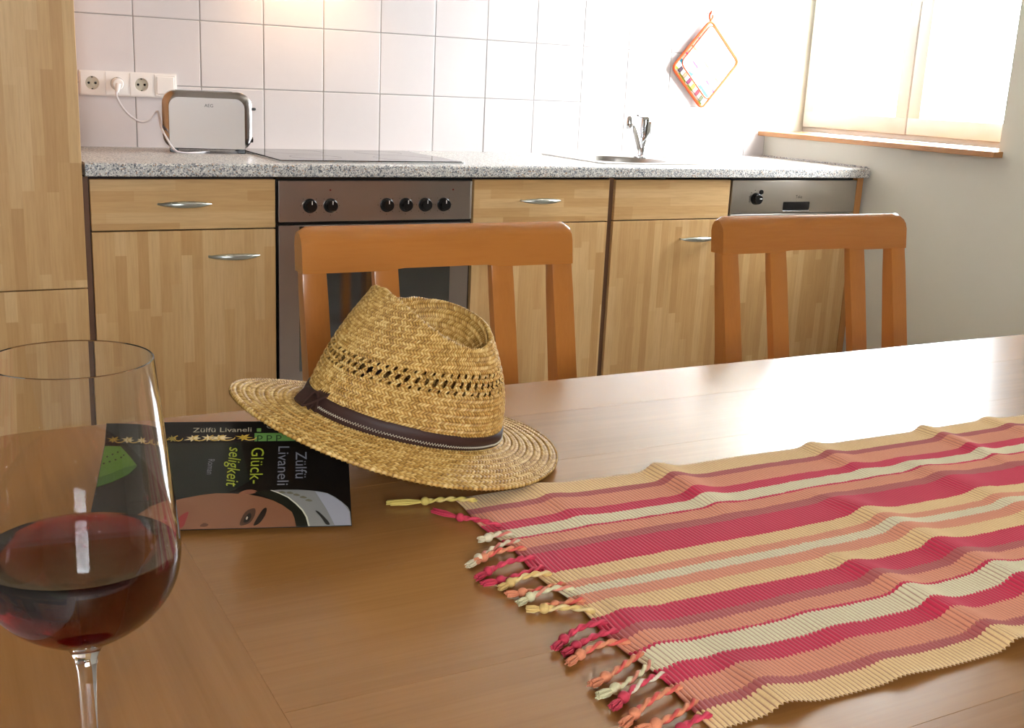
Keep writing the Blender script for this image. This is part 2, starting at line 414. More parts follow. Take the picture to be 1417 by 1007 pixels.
# oven
ov = thing('oven', 'built-in stainless steel oven with six black knobs between the base cabinets', 'oven', (0.4945, 0, 0))
OW = 0.6095
box_obj('body', (0.002, OW-0.002, 0.02, 0.56, 0.10, 0.862), M['black'], ov)
cp = box_obj('control_panel', (0.004, OW-0.006, -0.002, 0.018, 0.7375, 0.8535), M['steel'], ov, bev=0.002)
box_obj('panel_edge', (OW-0.0095, OW-0.0045, -0.0026, 0.016, 0.739, 0.852), M['steel_light'], cp, bev=0.0006)
for X in (0.589, 0.650, 0.822, 0.882, 0.944, 1.005):
    k = lathe_obj('knob', [(0, 0), (0.0205, 0.0), (0.0205, 0.004), (0.0175, 0.006), (0.0165, 0.019), (0.0150, 0.0215), (0, 0.0215)], M['black'], ov, 28, (X-0.4945, -0.002, WT-0.117), 'y')
    box_obj('pointer', (X-0.4945-0.0011, X-0.4945+0.0011, -0.0246, -0.0228, WT-0.112, WT-0.102), M['whiteplastic'], k)
    bmk = bmesh.new()
    for a in range(0, 360, 45):
        if a == 90: continue
        ca, sa = math.cos(math.radians(a)), math.sin(math.radians(a)); px, pz = X-0.4945+0.027*ca, WT-0.117+0.027*sa
        box(bmk, px-0.001, px+0.001, -0.0024, -0.0018, pz-0.001, pz+0.001)
    bm_obj('dial_mark', bmk, M['print_dark'], cp, smooth=False)
for X in (0.650, 1.036): tag(lathe_obj('indicator_lamp', [(0, 0), (0.0028, 0), (0.002, 0.002), (0, 0.0024)], M['red'], ov, 14, (X-0.4945, -0.002, WT-0.073), 'y'), 'small red indicator lamp')
od = box_obj('oven_door', (0.004, OW-0.008, -0.002, 0.018, 0.262, 0.7285), M['steel'], ov, bev=0.002)
box_obj('door_window', (0.064, OW-0.071, -0.0034, 0.0, 0.300, 0.7255), M['blackglass'], od, bev=0.001)
bmh = bmesh.new(); tube(bmh, [(0.10, -0.045, 0.682), (0.51, -0.045, 0.682)], 0.007, 14)
for x in (0.125, 0.485): tube(bmh, [(x, -0.003, 0.682), (x, -0.045, 0.682)], 0.0055, 10)
bm_obj('handle', bmh, M['chrome'], od)
box_obj('drawer', (0.004, OW-0.008, -0.002, 0.018, 0.105, 0.258), M['lam_h'], ov, bev=0.001)

# dishwasher
dw = thing('dishwasher', 'integrated dishwasher with steel control panel over a beech door, beside the right wall', 'dishwasher', (2.1005, 0, 0))
box_obj('body', (0.002, 0.589, 0.02, 0.56, 0.02, 0.862), M['black'], dw)
dp = bmesh.new(); box(dp, 0.004, 0.588, -0.002, 0.018, 0.7395, 0.8555, 0.002); bm_obj('control_panel', dp, M['steel_light'], dw)
box_obj('panel_lip', (0.004, 0.588, -0.003, 0.018, 0.728, 0.7375), M['steel_light'], dw, bev=0.002)
hx0, hx1 = 2.341-2.1005, 2.466-2.1005
rec = bmesh.new(); prism(rec, rrect(hx0, hx1, WT-0.152, WT-0.121, 0.004), lambda x, z: Vector((x, -0.0026, z)), lambda x, z: Vector((x, 0.0, z))); bm_obj('grip_recess', rec, M['black'], dw)
box_obj('grip_lip', (hx0, hx1, -0.006, -0.001, WT-0.1565, WT-0.152), M['chrome'], dw, bev=0.001)
k = lathe_obj('knob', [(0, 0), (0.0215, 0), (0.0205, 0.005), (0.018, 0.018), (0.016, 0.020), (0, 0.020)], M['black'], dw, 28, (2.2125-2.1005, -0.002, WT-0.109), 'y')
box_obj('pointer', (2.2145-2.1005, 2.2255-2.1005, -0.0235, -0.0215, WT-0.1085, WT-0.106), M['whiteplastic'], k)
lathe_obj('button', [(0, 0), (0.0085, 0), (0.0085, 0.004), (0.007, 0.0055), (0, 0.0055)], M['black'], dw, 20, (2.234-2.1005, -0.002, WT-0.086), 'y')
ROTXZ = Matrix.Rotation(math.pi/2, 4, 'X')
text_obj('logo', 'Teka', 0.016, M['print_dark'], Matrix.Translation((2.412-2.1005, -0.0025, WT-0.1035)) @ ROTXZ, dw)
for a in (100, 135, 165, 200): 
    ca, sa = math.cos(math.radians(a)), math.sin(math.radians(a))
    box_obj('dial_mark', (0.112+0.030*ca-0.0018, 0.112+0.030*ca+0.0018, -0.0024, -0.0015, WT-0.109+0.030*sa-0.0014, WT-0.109+0.030*sa+0.0014), M['print_dark'], dw)
front('door', dw, 0.002, 0.590, 0.105, 0.7245, M['lam_v'])

# hob
hb = thing('cooktop', 'black ceramic glass cooktop with steel edge set into the worktop', 'cooktop', (0.805, 0.275, WT))
bm = bmesh.new(); prism(bm, rrect(-0.290, 0.290, -0.235, 0.235, 0.008), lambda x, y: Vector((x, y, 0.0004)), lambda x, y: Vector((x, y, 0.0045))); bm_obj('steel_frame', bm, M['chrome'], hb)
bm = bmesh.new(); prism(bm, rrect(-0.283, 0.283, -0.228, 0.228, 0.006), lambda x, y: Vector((x, y, 0.0045)), lambda x, y: Vector((x, y, 0.0062))); gl = bm_obj('glass_plate', bm, M['ceran'], hb)
M['hobprint'] = plain('hob_ring_print', '4a4644', 0.2)
for (x, y, r) in ((-0.14, -0.10, 0.075), (0.14, -0.10, 0.09), (-0.14, 0.11, 0.09), (0.14, 0.11, 0.075)):
    bm = bmesh.new(); lathe(bm, [(r, 0.0063), (r+0.002, 0.0063), (r+0.002, 0.0061), (r, 0.0061)], 48, (x, y, 0), closed=True); bm_obj('cooking_zone_ring', bm, M['hobprint'], gl)

# sink and tap
sk = thing('sink', 'stainless steel inset sink with round bowl and drainer in the worktop', 'sink', (0, 0, WT))
SX0, SX1, SY0, SY1 = 1.622, 2.44, 0.075, 0.505
bcx, bcy, br = 1.815, 0.265, 0.165
def sink_deck():
    bm = bmesh.new(); outer = rrect(SX0, SX1, SY0, SY1, 0.012, 8); n = 72
    ov_ = []
    for k in range(n):                                   # outer outline sampled by direction from the bowl centre
        a = 2*math.pi*k/n; dx, dy = math.cos(a), math.sin(a)
        tx = ((SX1-bcx)/dx if dx > 1e-9 else (SX0-bcx)/dx if dx < -1e-9 else 9); ty = ((SY1-bcy)/dy if dy > 1e-9 else (SY0-bcy)/dy if dy < -1e-9 else 9)
        tt = min(tx, ty); ov_.append((bcx+dx*tt, bcy+dy*tt))
    prof = [(None, -0.0), (None, 0.0035), (1.06, 0.0040), (1.01, 0.002), (0.98, -0.012), (0.95, -0.10), (0.86, -0.145), (0.3, -0.152), (0.06, -0.154)]
    rings = []
    for f, z in prof:
        rings.append([bm.verts.new((ov_[k][0], ov_[k][1], z) if f is None else (bcx+br*f*math.cos(2*math.pi*k/n), bcy+br*f*math.sin(2*math.pi*k/n), z)) for k in range(n)])
    for a, b in zip(rings, rings[1:]):
        for k in range(n): bm.faces.new((a[k], a[(k+1) % n], b[(k+1) % n], b[k]))
    bm.faces.new(rings[-1])
    return bm
bm_obj('basin', sink_deck(), M['steel_light'], sk)
bm = bmesh.new()
for i in range(7): box(bm, 2.06, 2.40, 0.13+0.045*i, 0.140+0.045*i, 0.0030, 0.0055, 0.001)
bm_obj('drainer_ribs', bm, M['steel_light'], sk)
lathe_obj('waste', [(0, -0.150), (0.03, -0.150), (0.032, -0.1525), (0, -0.1525)], M['chrome'], sk, 24, (bcx, bcy, 0))
# opening in the worktop for the bowl
cut = bmesh.new(); lathe(cut, [(0, -0.1), (br*1.03, -0.1), (br*1.03, 0.05), (0, 0.05)], 48, (bcx, bcy, WT)); co = bm_obj('cutter', cut, None, None, False)
wobj = bpy.data.objects['worktop']; md = wobj.modifiers.new('cut', 'BOOLEAN'); md.object = co; md.solver = 'EXACT'
bpy.context.view_layer.update(); dg = bpy.context.evaluated_depsgraph_get()
nm = bpy.data.meshes.new_from_object(wobj.evaluated_get(dg)); wobj.modifiers.clear(); wobj.data = nm; bpy.data.objects.remove(co)

fx, fy = 1.962, 0.359
fc = thing('faucet', 'chrome single lever mixer tap standing behind the sink bowl', 'faucet', (fx, fy, WT+0.0040))
lathe_obj('base', [(0, 0), (0.027, 0), (0.027, 0.004), (0.022, 0.008), (0.0165, 0.010), (0.0165, 0.040), (0, 0.040)], M['chrome'], fc, 28)
bm = bmesh.new(); tube(bm, [(0.0, 0, 0.038), (0.004, 0, 0.06), (0.008, 0, 0.085), (0.010, 0, 0.128)], [0.017, 0.021, 0.0235, 0.0235], 24); bm_obj('mixer_body', bm, M['chrome'], fc)
bm = bmesh.new(); tube(bm, [(0.010, 0, 0.129), (0.010, 0, 0.141), (0.010, 0, 0.147)], [0.0235, 0.0235, 0.019], 24)
tube(bm, [(0.012, 0, 0.140), (-0.02, -0.015, 0.146), (-0.05, -0.035, 0.150)], [0.008, 0.006, 0.0045], 12, squash=0.6); bm_obj('lever', bm, M['chrome'], fc)
bm = bmesh.new(); tube(bm, [(-0.006, 0, 0.030), (-0.03, -0.012, 0.075), (-0.055, -0.026, 0.112), (-0.075, -0.038, 0.130), (-0.090, -0.046, 0.133)], [0.0115, 0.0125, 0.0125, 0.0125, 0.013], 18); sp = bm_obj('spout', bm, M['chrome'], fc)
bm = bmesh.new(); lathe(bm, [(0, 0.112-0.010), (0.012, 0.102), (0.0135, 0.108), (0.0145, 0.138), (0.010, 0.147), (0, 0.148)], 20, (-0.092, -0.047, 0)); bm_obj('aerator', bm, M['chrome'], sp)

# ------------------------------------------------------------------ sockets
ss = thing('socket_strip', 'white four-gang wall strip of three sockets and a blank switch on the tiles', 'socket', (0.0662, D-0.0005, 1.0885))
PW = 0.0713
bm = bmesh.new(); prism(bm, rrect(0, PW*4, -0.0365, 0.0365, 0.004), lambda x, z: Vector((x, 0, z)), lambda x, z: Vector((x, -0.008, z))); bm_obj('frame', bm, M['whiteplastic'], ss)
for k in range(4):
    cx = PW*(k+0.5)
    if k < 3:
        bm = bmesh.new(); n = 40; outer = rrect(cx-0.0325, cx+0.0325, -0.0325, 0.0325, 0.003, 9)
        of = []
        for j in range(n):
            a = 2*math.pi*j/n; dx, dz = math.cos(a), math.sin(a); s_ = 0.0325/max(abs(dx), abs(dz)); of.append((cx+dx*s_, dz*s_))
        R = [[bm.verts.new((p[0], -0.0078, p[1])) for p in of], [bm.verts.new((p[0], -0.0130, p[1])) for p in of]]
        for r, y in ((0.0200, -0.0130), (0.0195, -0.0124), (0.0190, -0.0084)): R.append([bm.verts.new((cx+r*math.cos(2*math.pi*j/n), y, r*math.sin(2*math.pi*j/n))) for j in range(n)])
        for a, b in zip(R, R[1:]):
            for j in range(n): bm.faces.new((a[j], a[(j+1) % n], b[(j+1) % n], b[j]))
        so = bm_obj('socket', bm, M['whiteplastic'], ss)
        lathe_obj('well', [(0, 0.0090), (0.019, 0.0090), (0.019, 0.0082), (0, 0.0082)], M['socketwell'], so, 32, (cx, 0, 0), 'y')
        bm = bmesh.new()
        for px in (-0.0095, 0.0095): lathe(bm, [(0, 0.0096), (0.0036, 0.0096), (0.0036, 0.0086), (0, 0.0086)], 14, (cx+px, 0, 0), 'y')
        for pz in (-0.0172, 0.0172): box(bm, cx-0.002, cx+0.002, -0.0118, -0.0086, pz-0.0014, pz+0.0014)
        bm_obj('contact_holes', bm, M['black'], so)
    else:
        box_obj('surround', (cx-0.0325, cx+0.0325, -0.0105, -0.0075, -0.0325, 0.0325), M['whiteplastic'], ss, bev=0.002)
        box_obj('rocker', (cx-0.0265, cx+0.0265, -0.0140, -0.0100, -0.0265, 0.0265), M['whiteplastic'], ss, bev=0.0022)

# ------------------------------------------------------------------ toaster
TA = math.radians(-11); TC = Vector((0.407, 0.432, WT))
ts = thing('toaster', 'rounded chrome and grey two-slice toaster plugged in beside the cooktop', 'toaster', TC, (0, 0, TA))
TL, TD, TZ0, TZ1 = 0.258, 0.150, 0.010, 0.180
def toaster_body():
    bm = bmesh.new(); rings = []
    ys = [(-TD/2, 0.020), (-TD/2+0.004, 0.008), (-TD/2+0.014, 0.0), (TD/2-0.014, 0.0), (TD/2-0.004, 0.008), (TD/2, 0.020)]
    for y, inset in ys:
        poly = rrect(-TL/2+inset, TL/2-inset, TZ0+inset*0.4, TZ1-inset, 0.040-inset*0.5, 10)
        rings.append([bm.verts.new((x, y, z)) for x, z in poly])
    n = len(rings[0])
    for a, b in zip(rings, rings[1:]):
        for k in range(n): bm.faces.new((a[k], a[(k+1) % n], b[(k+1) % n], b[k]))
    bm.faces.new(rings[0]); bm.faces.new(rings[-1][::-1]); return bm
bm_obj('body', toaster_body(), M['darkframe'], ts)
bm = bmesh.new(); prism(bm, rrect(-TL/2+0.019, TL/2-0.022, TZ0+0.004, TZ1-0.019, 0.028, 8, (1, 1, 0, 0)), lambda x, z: Vector((x, -TD/2-0.003, z)), lambda x, z: Vector((x, -TD/2+0.006, z))); bm_obj('front_panel', bm, M['greypanel'], ts)
text_obj('logo', 'AEG', 0.0135, M['print_dark'], Matrix.Translation((0.004, -TD/2-0.0033, 0.139)) @ ROTXZ, ts)
box_obj('lever_slot', (TL/2-0.0006, TL/2+0.0006, -0.012, -0.008, 0.05, 0.135), M['black'], ts)
box_obj('lever_knob', (TL/2-0.001, TL/2+0.016, -0.022, 0.002, 0.128, 0.136), M['black'], ts, bev=0.003)
lathe_obj('browning_dial', [(0, 0), (0.009, 0), (0.008, 0.008), (0, 0.009)], M['black'], ts, 20, (TL/2-0.001, -0.012, 0.040), 'x')
for sx in (-1, 1):
    for sy in (-1, 1): box_obj('foot', (sx*0.098-0.012, sx*0.098+0.012, sy*0.055-0.008, sy*0.055+0.008, 0.0, TZ0+0.004), M['black'], ts, bev=0.002)
for y in (-0.022, 0.022): box_obj('bread_slot', (-0.09, 0.075, y-0.011, y+0.011, TZ1-0.001, TZ1+0.0006), M['black'], ts)
inv = (Matrix.Translation(TC) @ Matrix.Rotation(TA, 4, 'Z')).inverted()
def smooth_path(pts, n=8):
    P = [Vector(p) for p in pts]; out = []
    for i in range(len(P)-1):
        p0, p1, p2, p3 = P[max(i-1, 0)], P[i], P[i+1], P[min(i+2, len(P)-1)]
        for k in range(n):
            t = k/n; out.append(0.5*((2*p1) + (p2-p0)*t + (2*p0-5*p1+4*p2-p3)*t*t + (3*p1-p0-3*p2+p3)*t**3))
    out.append(P[-1]); return out
bm = bmesh.new(); cpts = [(0.1680, 0.551, 1.066), (0.168, 0.545, 1.047), (0.192, 0.545, 1.007), (0.230, 0.548, 0.980), (0.261, 0.545, 0.985), (0.279, 0.535, 1.010), (0.273, 0.47, 1.006), (0.265, 0.40, 0.975), (0.268, 0.352, 0.948), (0.287, 0.335, 0.913), (0.308, 0.325, 0.9035), (0.357, 0.330, 0.9035), (0.40, 0.385, 0.9035)]
tube(bm, [inv @ p for p in smooth_path(cpts)], 0.0031, 10); bm_obj('power_cord', bm, M['cord'], ts)
bm = bmesh.new(); lathe(bm, [(0, 0.006), (0.0178, 0.006), (0.0178, 0.022), (0.014, 0.030), (0, 0.031)], 28, (0.1735, D, 1.0885), 'y')
tube(bm, [(0.1735, 0.560, 1.088), (0.171, 0.5565, 1.074), (0.169, 0.552, 1.062)], [0.010, 0.0075, 0.0045], 14)
bm.transform(inv); bm_obj('plug', bm, M['whiteplastic'], ts)

# ------------------------------------------------------------------ pot holder
PT, PL, PB = Vector((2.386, 0, 1.418)), Vector((2.221, 0, 1.233)), Vector((2.377, 0, 1.082))
ph = thing('pot_holder', 'quilted pot holder with orange piping hanging on the tiles by a loop', 'pot holder', (PT.x, D-0.022, PT.z))
ea = (PL-PT); eb = (PB-PL)                 # T->L edge (a), L->B edge (b)
def php(a, b, y=0.0): return Vector((0, y, 0)) + ea*a + eb*b
def pot_mat():
    t = NT('patterned_cotton'); v = t.n('ShaderNodeTexVoronoi'); v.inputs['Scale'].default_value = 26.0
    at = t.n('ShaderNodeUVMap'); 
    u = t.n('ShaderNodeAttribute', attribute_name='tone'); w = t.n('ShaderNodeAttribute', attribute_name='tone2')
    a, b = u.outputs['Fac'], w.outputs['Fac']
    n = t.noise(t.comb(t.math('MULTIPLY', a, 14.0), t.math('MULTIPLY', b, 5.0), 0.0), 1.0, 3)
    stripe = t.ramp(a, [(0, srgb('f4eee8')), (0.14, srgb('f0b8c0')), (0.17, srgb('f4eee8')), (0.30, srgb('8a78d8')), (0.37, srgb('f4eee8')), (0.50, srgb('f0a050')), (0.55, srgb('f4eee8')), (0.66, srgb('e04fb0')), (0.69, srgb('f4eee8')), (0.80, srgb('45b8d8')), (0.87, srgb('f4eee8')), (0.95, srgb('a8c850'))], 'CONSTANT')
    f = t.math('GREATER_THAN', n, 0.50)
    t.set(t.b.inputs['Base Color'], t.mix(f, srgb('f4eee8'), stripe)); t.b.inputs['Roughness'].default_value = 0.9; return t.m
M['potcloth'] = pot_mat(); M['orange'] = plain('orange_piping', 'd9541e', 0.8)
def pad(a0, a1, b0, b1, puff, y0, back):
    n = 28; A = np.linspace(a0, a1, n); B = np.linspace(b0, b1, n); P = np.zeros((n, n, 3)); 
    for i in range(n):
        for j in range(n):
            s, q = i/(n-1), j/(n-1); e = min(1.0, 16*s*(1-s)*1.0)*min(1.0, 16*q*(1-q))
            quilt = 0.0016*abs(math.sin(s*math.pi*4))*abs(math.sin(q*math.pi*4))
            p = php(A[i], B[j]); P[i, j] = (p.x, y0 + (-1 if not back else 1)*(puff*e**0.5 + (quilt if not back else 0)), p.z)
    return P
Pf = pad(0.02, 0.98, 0.02, 0.98, 0.0075, 0.0, False)
n_ = Pf.shape[0]; tn = np.repeat(np.linspace(0, 1, n_)[:, None], n_, 1)
o = grid_obj('front_cloth', Pf, M['potcloth'], ph, tone=tn); at = o.data.attributes.new('tone2', 'FLOAT', 'POINT'); at.data.foreach_set('value', tn.T.reshape(-1).astype(np.float32))
o = grid_obj('back_cloth', pad(0.02, 0.98, 0.02, 0.98, 0.006, 0.001, True), M['potcloth'], ph, tone=tn); at = o.data.attributes.new('tone2', 'FLOAT', 'POINT'); at.data.foreach_set('value', tn.T.reshape(-1).astype(np.float32))
def corner_loop(pts, r=0.12, n=5, closed=True):
    out = []; N = len(pts)
    for i in range(N):
        p = Vector(pts[i]); a = Vector(pts[i-1]); b = Vector(pts[(i+1) % N])
        pa, pb = p+(a-p)*r, p+(b-p)*r
        for k in range(n+1):
            t = k/n; out.append((1-t)**2*pa + 2*t*(1-t)*p + t*t*pb)
    out.append(out[0]); return out
bm = bmesh.new(); tube(bm, corner_loop([php(0, 0), php(1, 0), php(1, 1), php(0, 1)], 0.10), 0.0052, 10, cap=False); bm_obj('piping', bm, M['orange'], ph)
bm = bmesh.new(); tube(bm, corner_loop([php(0.03, 0.05, -0.006), php(0.86, 0.05, -0.0095), php(0.86, 0.97, -0.0095), php(0.03, 0.97, -0.006)], 0.13), 0.0026, 8, cap=False); bm_obj('inner_piping', bm, M['orange'], ph)
pats = ['3a2230', 'b8a890', '8c6a50', 'c0b8a8', '6a2040', 'b0a078', '9a8a3a', 'b8b0a0', '8a3040', '9a9080', '5a5a40', 'a8c0c8']
for k in range(12):
    b0 = 0.10+0.07*k; bm = bmesh.new(); prism(bm, [(0.880, b0), (0.965, b0), (0.965, b0+0.062), (0.880, b0+0.062)], lambda a, b: php(a, b, -0.0112), lambda a, b: php(a, b, -0.0060))
    bm_obj('border_patch', bm, plain('patch', pats[k], 0.9), ph, False)
bm = bmesh.new(); tube(bm, smooth_path([(0.0, 0, -0.004), (-0.008, -0.001, 0.014), (0.0, -0.001, 0.032), (0.008, -0.001, 0.014), (0.001, 0, -0.002)], 6), 0.0040, 8); bm_obj('hanging_loop', bm, M['orange'], ph)
bm = bmesh.new(); tube(bm, [(2.386, D+0.002, 1.444), (2.386, D-0.034, 1.443)], 0.003, 10); lathe(bm, [(0, 0.030), (0.006, 0.031), (0.006, 0.034), (0, 0.036)], 14, (2.386, D, 1.443), 'y')
tag(bm_obj('wall_hook', bm, M['satin']), 'small metal wall hook on the tiles holding the pot holder loop', 'hook')

# range hood above the cooktop (holds the warm lamp)
rh = thing('range_hood', 'flat range hood with a warm lamp above the cooktop', 'range hood', (0.805, 0.33, 1.66))
box_obj('casing', (-0.3, 0.3, -0.24, 0.245, 0.0, 0.07), M['steel_light'], rh, bev=0.004)

# ------------------------------------------------------------------ dining table
TT = 0.750
dt = thing('dining_table', 'long beech dining table with planked top and cross board at its left end', 'table', (0.60, -2.23, 0))
def board(x0, x1, y0, y1, mat):
    return box_obj('board', (x0-0.60, x1-0.60, y0+2.23, y1+2.23, TT-0.028, TT), mat, dt, bev=0.00025, seg=1)
EL, ER = -0.402, 1.62; JL, JR = -0.222, 1.44
ys = [-2.735, -2.60, -2.42, -2.24, -2.06, -1.90, -1.768]
for a, b in zip(ys, ys[1:]): board(JL, JR, a, b, M['table'])
board(EL, JL, ys[0], ys[-1], M['table_end']); board(JR, ER, ys[0], ys[-1], M['table_end'])
bm = bmesh.new()
for y in (-2.66, -1.855): box(bm, EL+0.12-0.60, ER-0.12-0.60, y+2.23, y+2.253, TT-0.115, TT-0.028)
for x in (EL+0.10, ER-0.12): box(bm, x-0.60, x-0.577, -2.66+2.23, -1.84+2.23, TT-0.115, TT-0.028)
bm_obj('apron', bm, M['table'], dt)
for x in (EL+0.09, ER-0.16):
    for y in (-2.68, -1.89): box_obj('leg', (x-0.60, x-0.53, y+2.23, y+2.30, 0, TT-0.028), M['table'], dt, bev=0.004)

# ------------------------------------------------------------------ chairs
def chair(label, x, y, rz):
    t = thing('dining_chair', label, 'chair', (x, y, 0), (0, 0, rz), 'dining chairs behind the table')
    W = 0.478; H = 0.9195; tilt = math.tan(math.radians(11.5))
    def yl(z): return -(H-0.05-z)*tilt if z > 0.44 else -(H-0.05-0.44)*tilt     # recline: lower = nearer the table
    # top rail: rounded top, arched lower edge
    bm = bmesh.new(); n = 40; rings = []
    for i in range(n+1):
        u = i/n; xx = -W/2 + W*u; s = abs(2*u-1)
        zb = H-0.069 + (0.0035*max(0.0, min(1.0, (0.42-s)/0.10)) if s < 0.42 else 0.0)
        er = 0.007*max(0.0, 1-min(u, 1-u)/0.018)**2
        prof = [(0.0, zb), (0.0, H-0.022-er), (0.0025, H-0.012-er), (0.009, H-0.004-er), (0.018, H-er), (0.027, H-0.003-er), (0.034, H-0.011-er), (0.037, H-0.022-er), (0.037, zb)]
        rings.append([bm.verts.new((xx, yy+0.0 - (H-0.05-zz)*tilt*0.6, zz)) for yy, zz in prof])
    m = len(rings[0])
    for a, b in zip(rings, rings[1:]):
        for k in range(m): bm.faces.new((a[k], a[(k+1) % m], b[(k+1) % m], b[k]))
    bm.faces.new(rings[0]); bm.faces.new(rings[-1][::-1]); bm_obj('top_rail', bm, M['chairwood'], t)
    def post(name, x0, x1, z0, z1, d0, d1, w_bot=1.0):
        bm = bmesh.new(); zs = [z0] + [z for z in (0.44, 0.5, 0.6, 0.7, 0.8) if z0 < z < z1] + [z1]; rings = []
        xc, hw = (x0+x1)/2, (x1-x0)/2
        for z in zs:
            f = (z1-z)/(z1-z0); d = d0+(d1-d0)*min(1.0, (z1-z)/0.35); h = hw*(1+(w_bot-1)*f); yy = yl(z)+0.004
            if z < 0.44: yy += (0.44-z)*0.16
            rings.append([bm.verts.new(v) for v in ((xc-h, yy, z), (xc+h, yy, z), (xc+h, yy+d, z), (xc-h, yy+d, z))])
        for a, b in zip(rings, rings[1:]):
            for k in range(4): bm.faces.new((a[k], a[(k+1) % 4], b[(k+1) % 4], b[k]))
        bm.faces.new(rings[0][::-1]); bm.faces.new(rings[-1])
        bmesh.ops.bevel(bm, geom=[e for e in bm.edges if abs(e.verts[0].co.z-e.verts[1].co.z) > 0.02], offset=0.0025, segments=2, profile=0.5, affect='EDGES')
        return bm_obj(name, bm, M['chairpost'], t)
    post('rear_leg', -W/2, -W/2+0.039, 0.0, H-0.060, 0.024, 0.042, 0.9); post('rear_leg', W/2-0.039, W/2, 0.0, H-0.060, 0.024, 0.042, 0.9)
    for cx in (-0.102, 0.104): post('back_slat', cx-0.0205, cx+0.0205, 0.47, H-0.060, 0.016, 0.020, 0.9)
    yb = yl(0.44)
    box_obj('seat', (-W/2+0.008, W/2-0.008, yb-0.40, yb+0.01, 0.435, 0.460), M['chairwood'], t, bev=0.008, seg=3)
    for sx in (-1, 1):
        box_obj('front_leg', (sx*(W/2-0.036)-0.02, sx*(W/2-0.036)+0.02, yb-0.385, yb-0.345, 0.0, 0.436), M['chairpost'], t, bev=0.003)
        box_obj('side_rail', (sx*(W/2-0.034)-0.010, sx*(W/2-0.034)+0.010, yb-0.35, yb+0.012, 0.375, 0.436), M['chairwood'], t, bev=0.002)
    box_obj('front_rail', (-W/2+0.05, W/2-0.05, yb-0.375, yb-0.355, 0.375, 0.436), M['chairwood'], t, bev=0.002)
    box_obj('rear_rail', (-W/2+0.03, W/2-0.03, yb+0.010, yb+0.030, 0.385, 0.43), M['chairwood'], t, bev=0.002)
    return t
chair('orange beech slat-back chair behind the straw hat, in front of the oven', 0.3475, -1.430, 0.0)
chair('orange beech slat-back chair at the right, in front of the dishwasher', 1.174, -1.405, math.radians(-0.6))

# ------------------------------------------------------------------ book (lying open, face down)
bk = thing('book', 'dark paperback lying open face down under the hat brim, green lettering', 'book', (-0.2921, -2.0936, TT), (0, 0, math.radians(-18)))
# local: x along the spine, +y away from the viewer, z up
BL, BR = -0.003, 0.222
zN, zS, zT = 0.006, 0.047, 0.062; yS, yT = 0.1175, 0.1347; yE = 0.262
M['cover'] = plain('cover_black_print', '14110f', 0.28, Coat_Weight=0.3); M['pages'] = plain('page_paper', 'd9cdb4', 0.9)
def sheet(name, prof, th, mat, parent, x0=BL, x1=BR):
    bm = bmesh.new(); top = prof; n = len(top)
    bot = []
    for i in range(n):
        a, b = top[max(i-1, 0)], top[min(i+1, n-1)]; dx, dz = b[0]-a[0], b[1]-a[1]; l = math.hypot(dx, dz) or 1; bot.append((top[i][0]+dz/l*th, top[i][1]-dx/l*th))
    V = [[bm.verts.new((x, y, z)) for y, z in top] + [bm.verts.new((x, y, z)) for y, z in bot[::-1]] for x in (x0, x1)]
    m = 2*n
    for k in range(m): bm.faces.new((V[0][k], V[0][(k+1) % m], V[1][(k+1) % m], V[1][k]))
    for i in range(n-1):
        for s in (0, 1):
            q = (V[s][i], V[s][i+1], V[s][m-2-i], V[s][m-1-i]); bm.faces.new(q if s else q[::-1])
    return bm_obj(name, bm, mat, parent, smooth=False)
fcv = sheet('front_cover', [(0.0, zN), (yS, zS)], 0.0006, M['cover'], bk)
spn = sheet('spine', [(yS, zS), (yT, zT)], 0.0006, M['cover'], bk)
bcv = sheet('back_cover', [(yT, zT), (0.170, 0.050), (0.215, 0.026), (yE, 0.0012)], 0.0006, M['cover'], bk)
sheet('page_block', [(0.003, zN-0.0002), (yS, zS-0.0008)], 0.0018, M['pages'], bk, BL+0.002, BR-0.002)
pb = bmesh.new(); prism(pb, [(yT+0.001, zT-0.002), (0.170, 0.0485), (0.215, 0.0245), (yE-0.004, 0.0015), (yE-0.03, 0.0008), (yT+0.03, 0.012), (yT-0.01, zT-0.016)], lambda y, z: Vector((BL+0.002, y, z)), lambda y, z: Vector((BR-0.002, y, z))); bm_obj('page_block', pb, M['pages'], bk, False)
Lc = math.hypot(yS, zS-zN); Ls = math.hypot(yT-yS, zT-zS)
def CV(u, v, lift=0.0005):      # point on the front cover: v from the spine to the near edge
    f = 1-v/Lc; nrm = (-(zS-zN)/Lc, yS/Lc)
    return Vector((u, yS*f + nrm[0]*lift, zN+(zS-zN)*f + nrm[1]*lift))
def SV(u, v, lift=0.0005):
    f = 1-v/Ls; nrm = (-(zT-zS)/Ls, (yT-yS)/Ls)
    return Vector((u, yS+(yT-yS)*f + nrm[0]*lift, zS+(zT-zS)*f + nrm[1]*lift))
def decal(name, pts, col, fn, parent, lift=0.0004, rough=0.35):
    bm = bmesh.new(); prism(bm, pts, lambda u, v: fn(u, v, lift), lambda u, v: fn(u, v, 0.0)); 
    bm2 = bm_obj(name, bm, col if not isinstance(col, str) else plain(name+'_print', col, rough), parent, False); return bm2
def blob(pts, n=4):
    P = [Vector((p[0], p[1], 0)) for p in pts]; N = len(P); out = []
    for i in range(N):
        p0, p1, p2, p3 = P[i-1], P[i], P[(i+1) % N], P[(i+2) % N]
        for k in range(n):
            t = k/n; q = 0.5*((2*p1) + (p2-p0)*t + (2*p0-5*p1+4*p2-p3)*t*t + (3*p1-p0-3*p2+p3)*t**3); out.append((q.x, min(max(q.y, 0.0), Lc-0.0004)))
    return out
def smoothpoly(pts, n=6, closed=True):
    return blob(pts, n)
E_ = Lc-0.0006
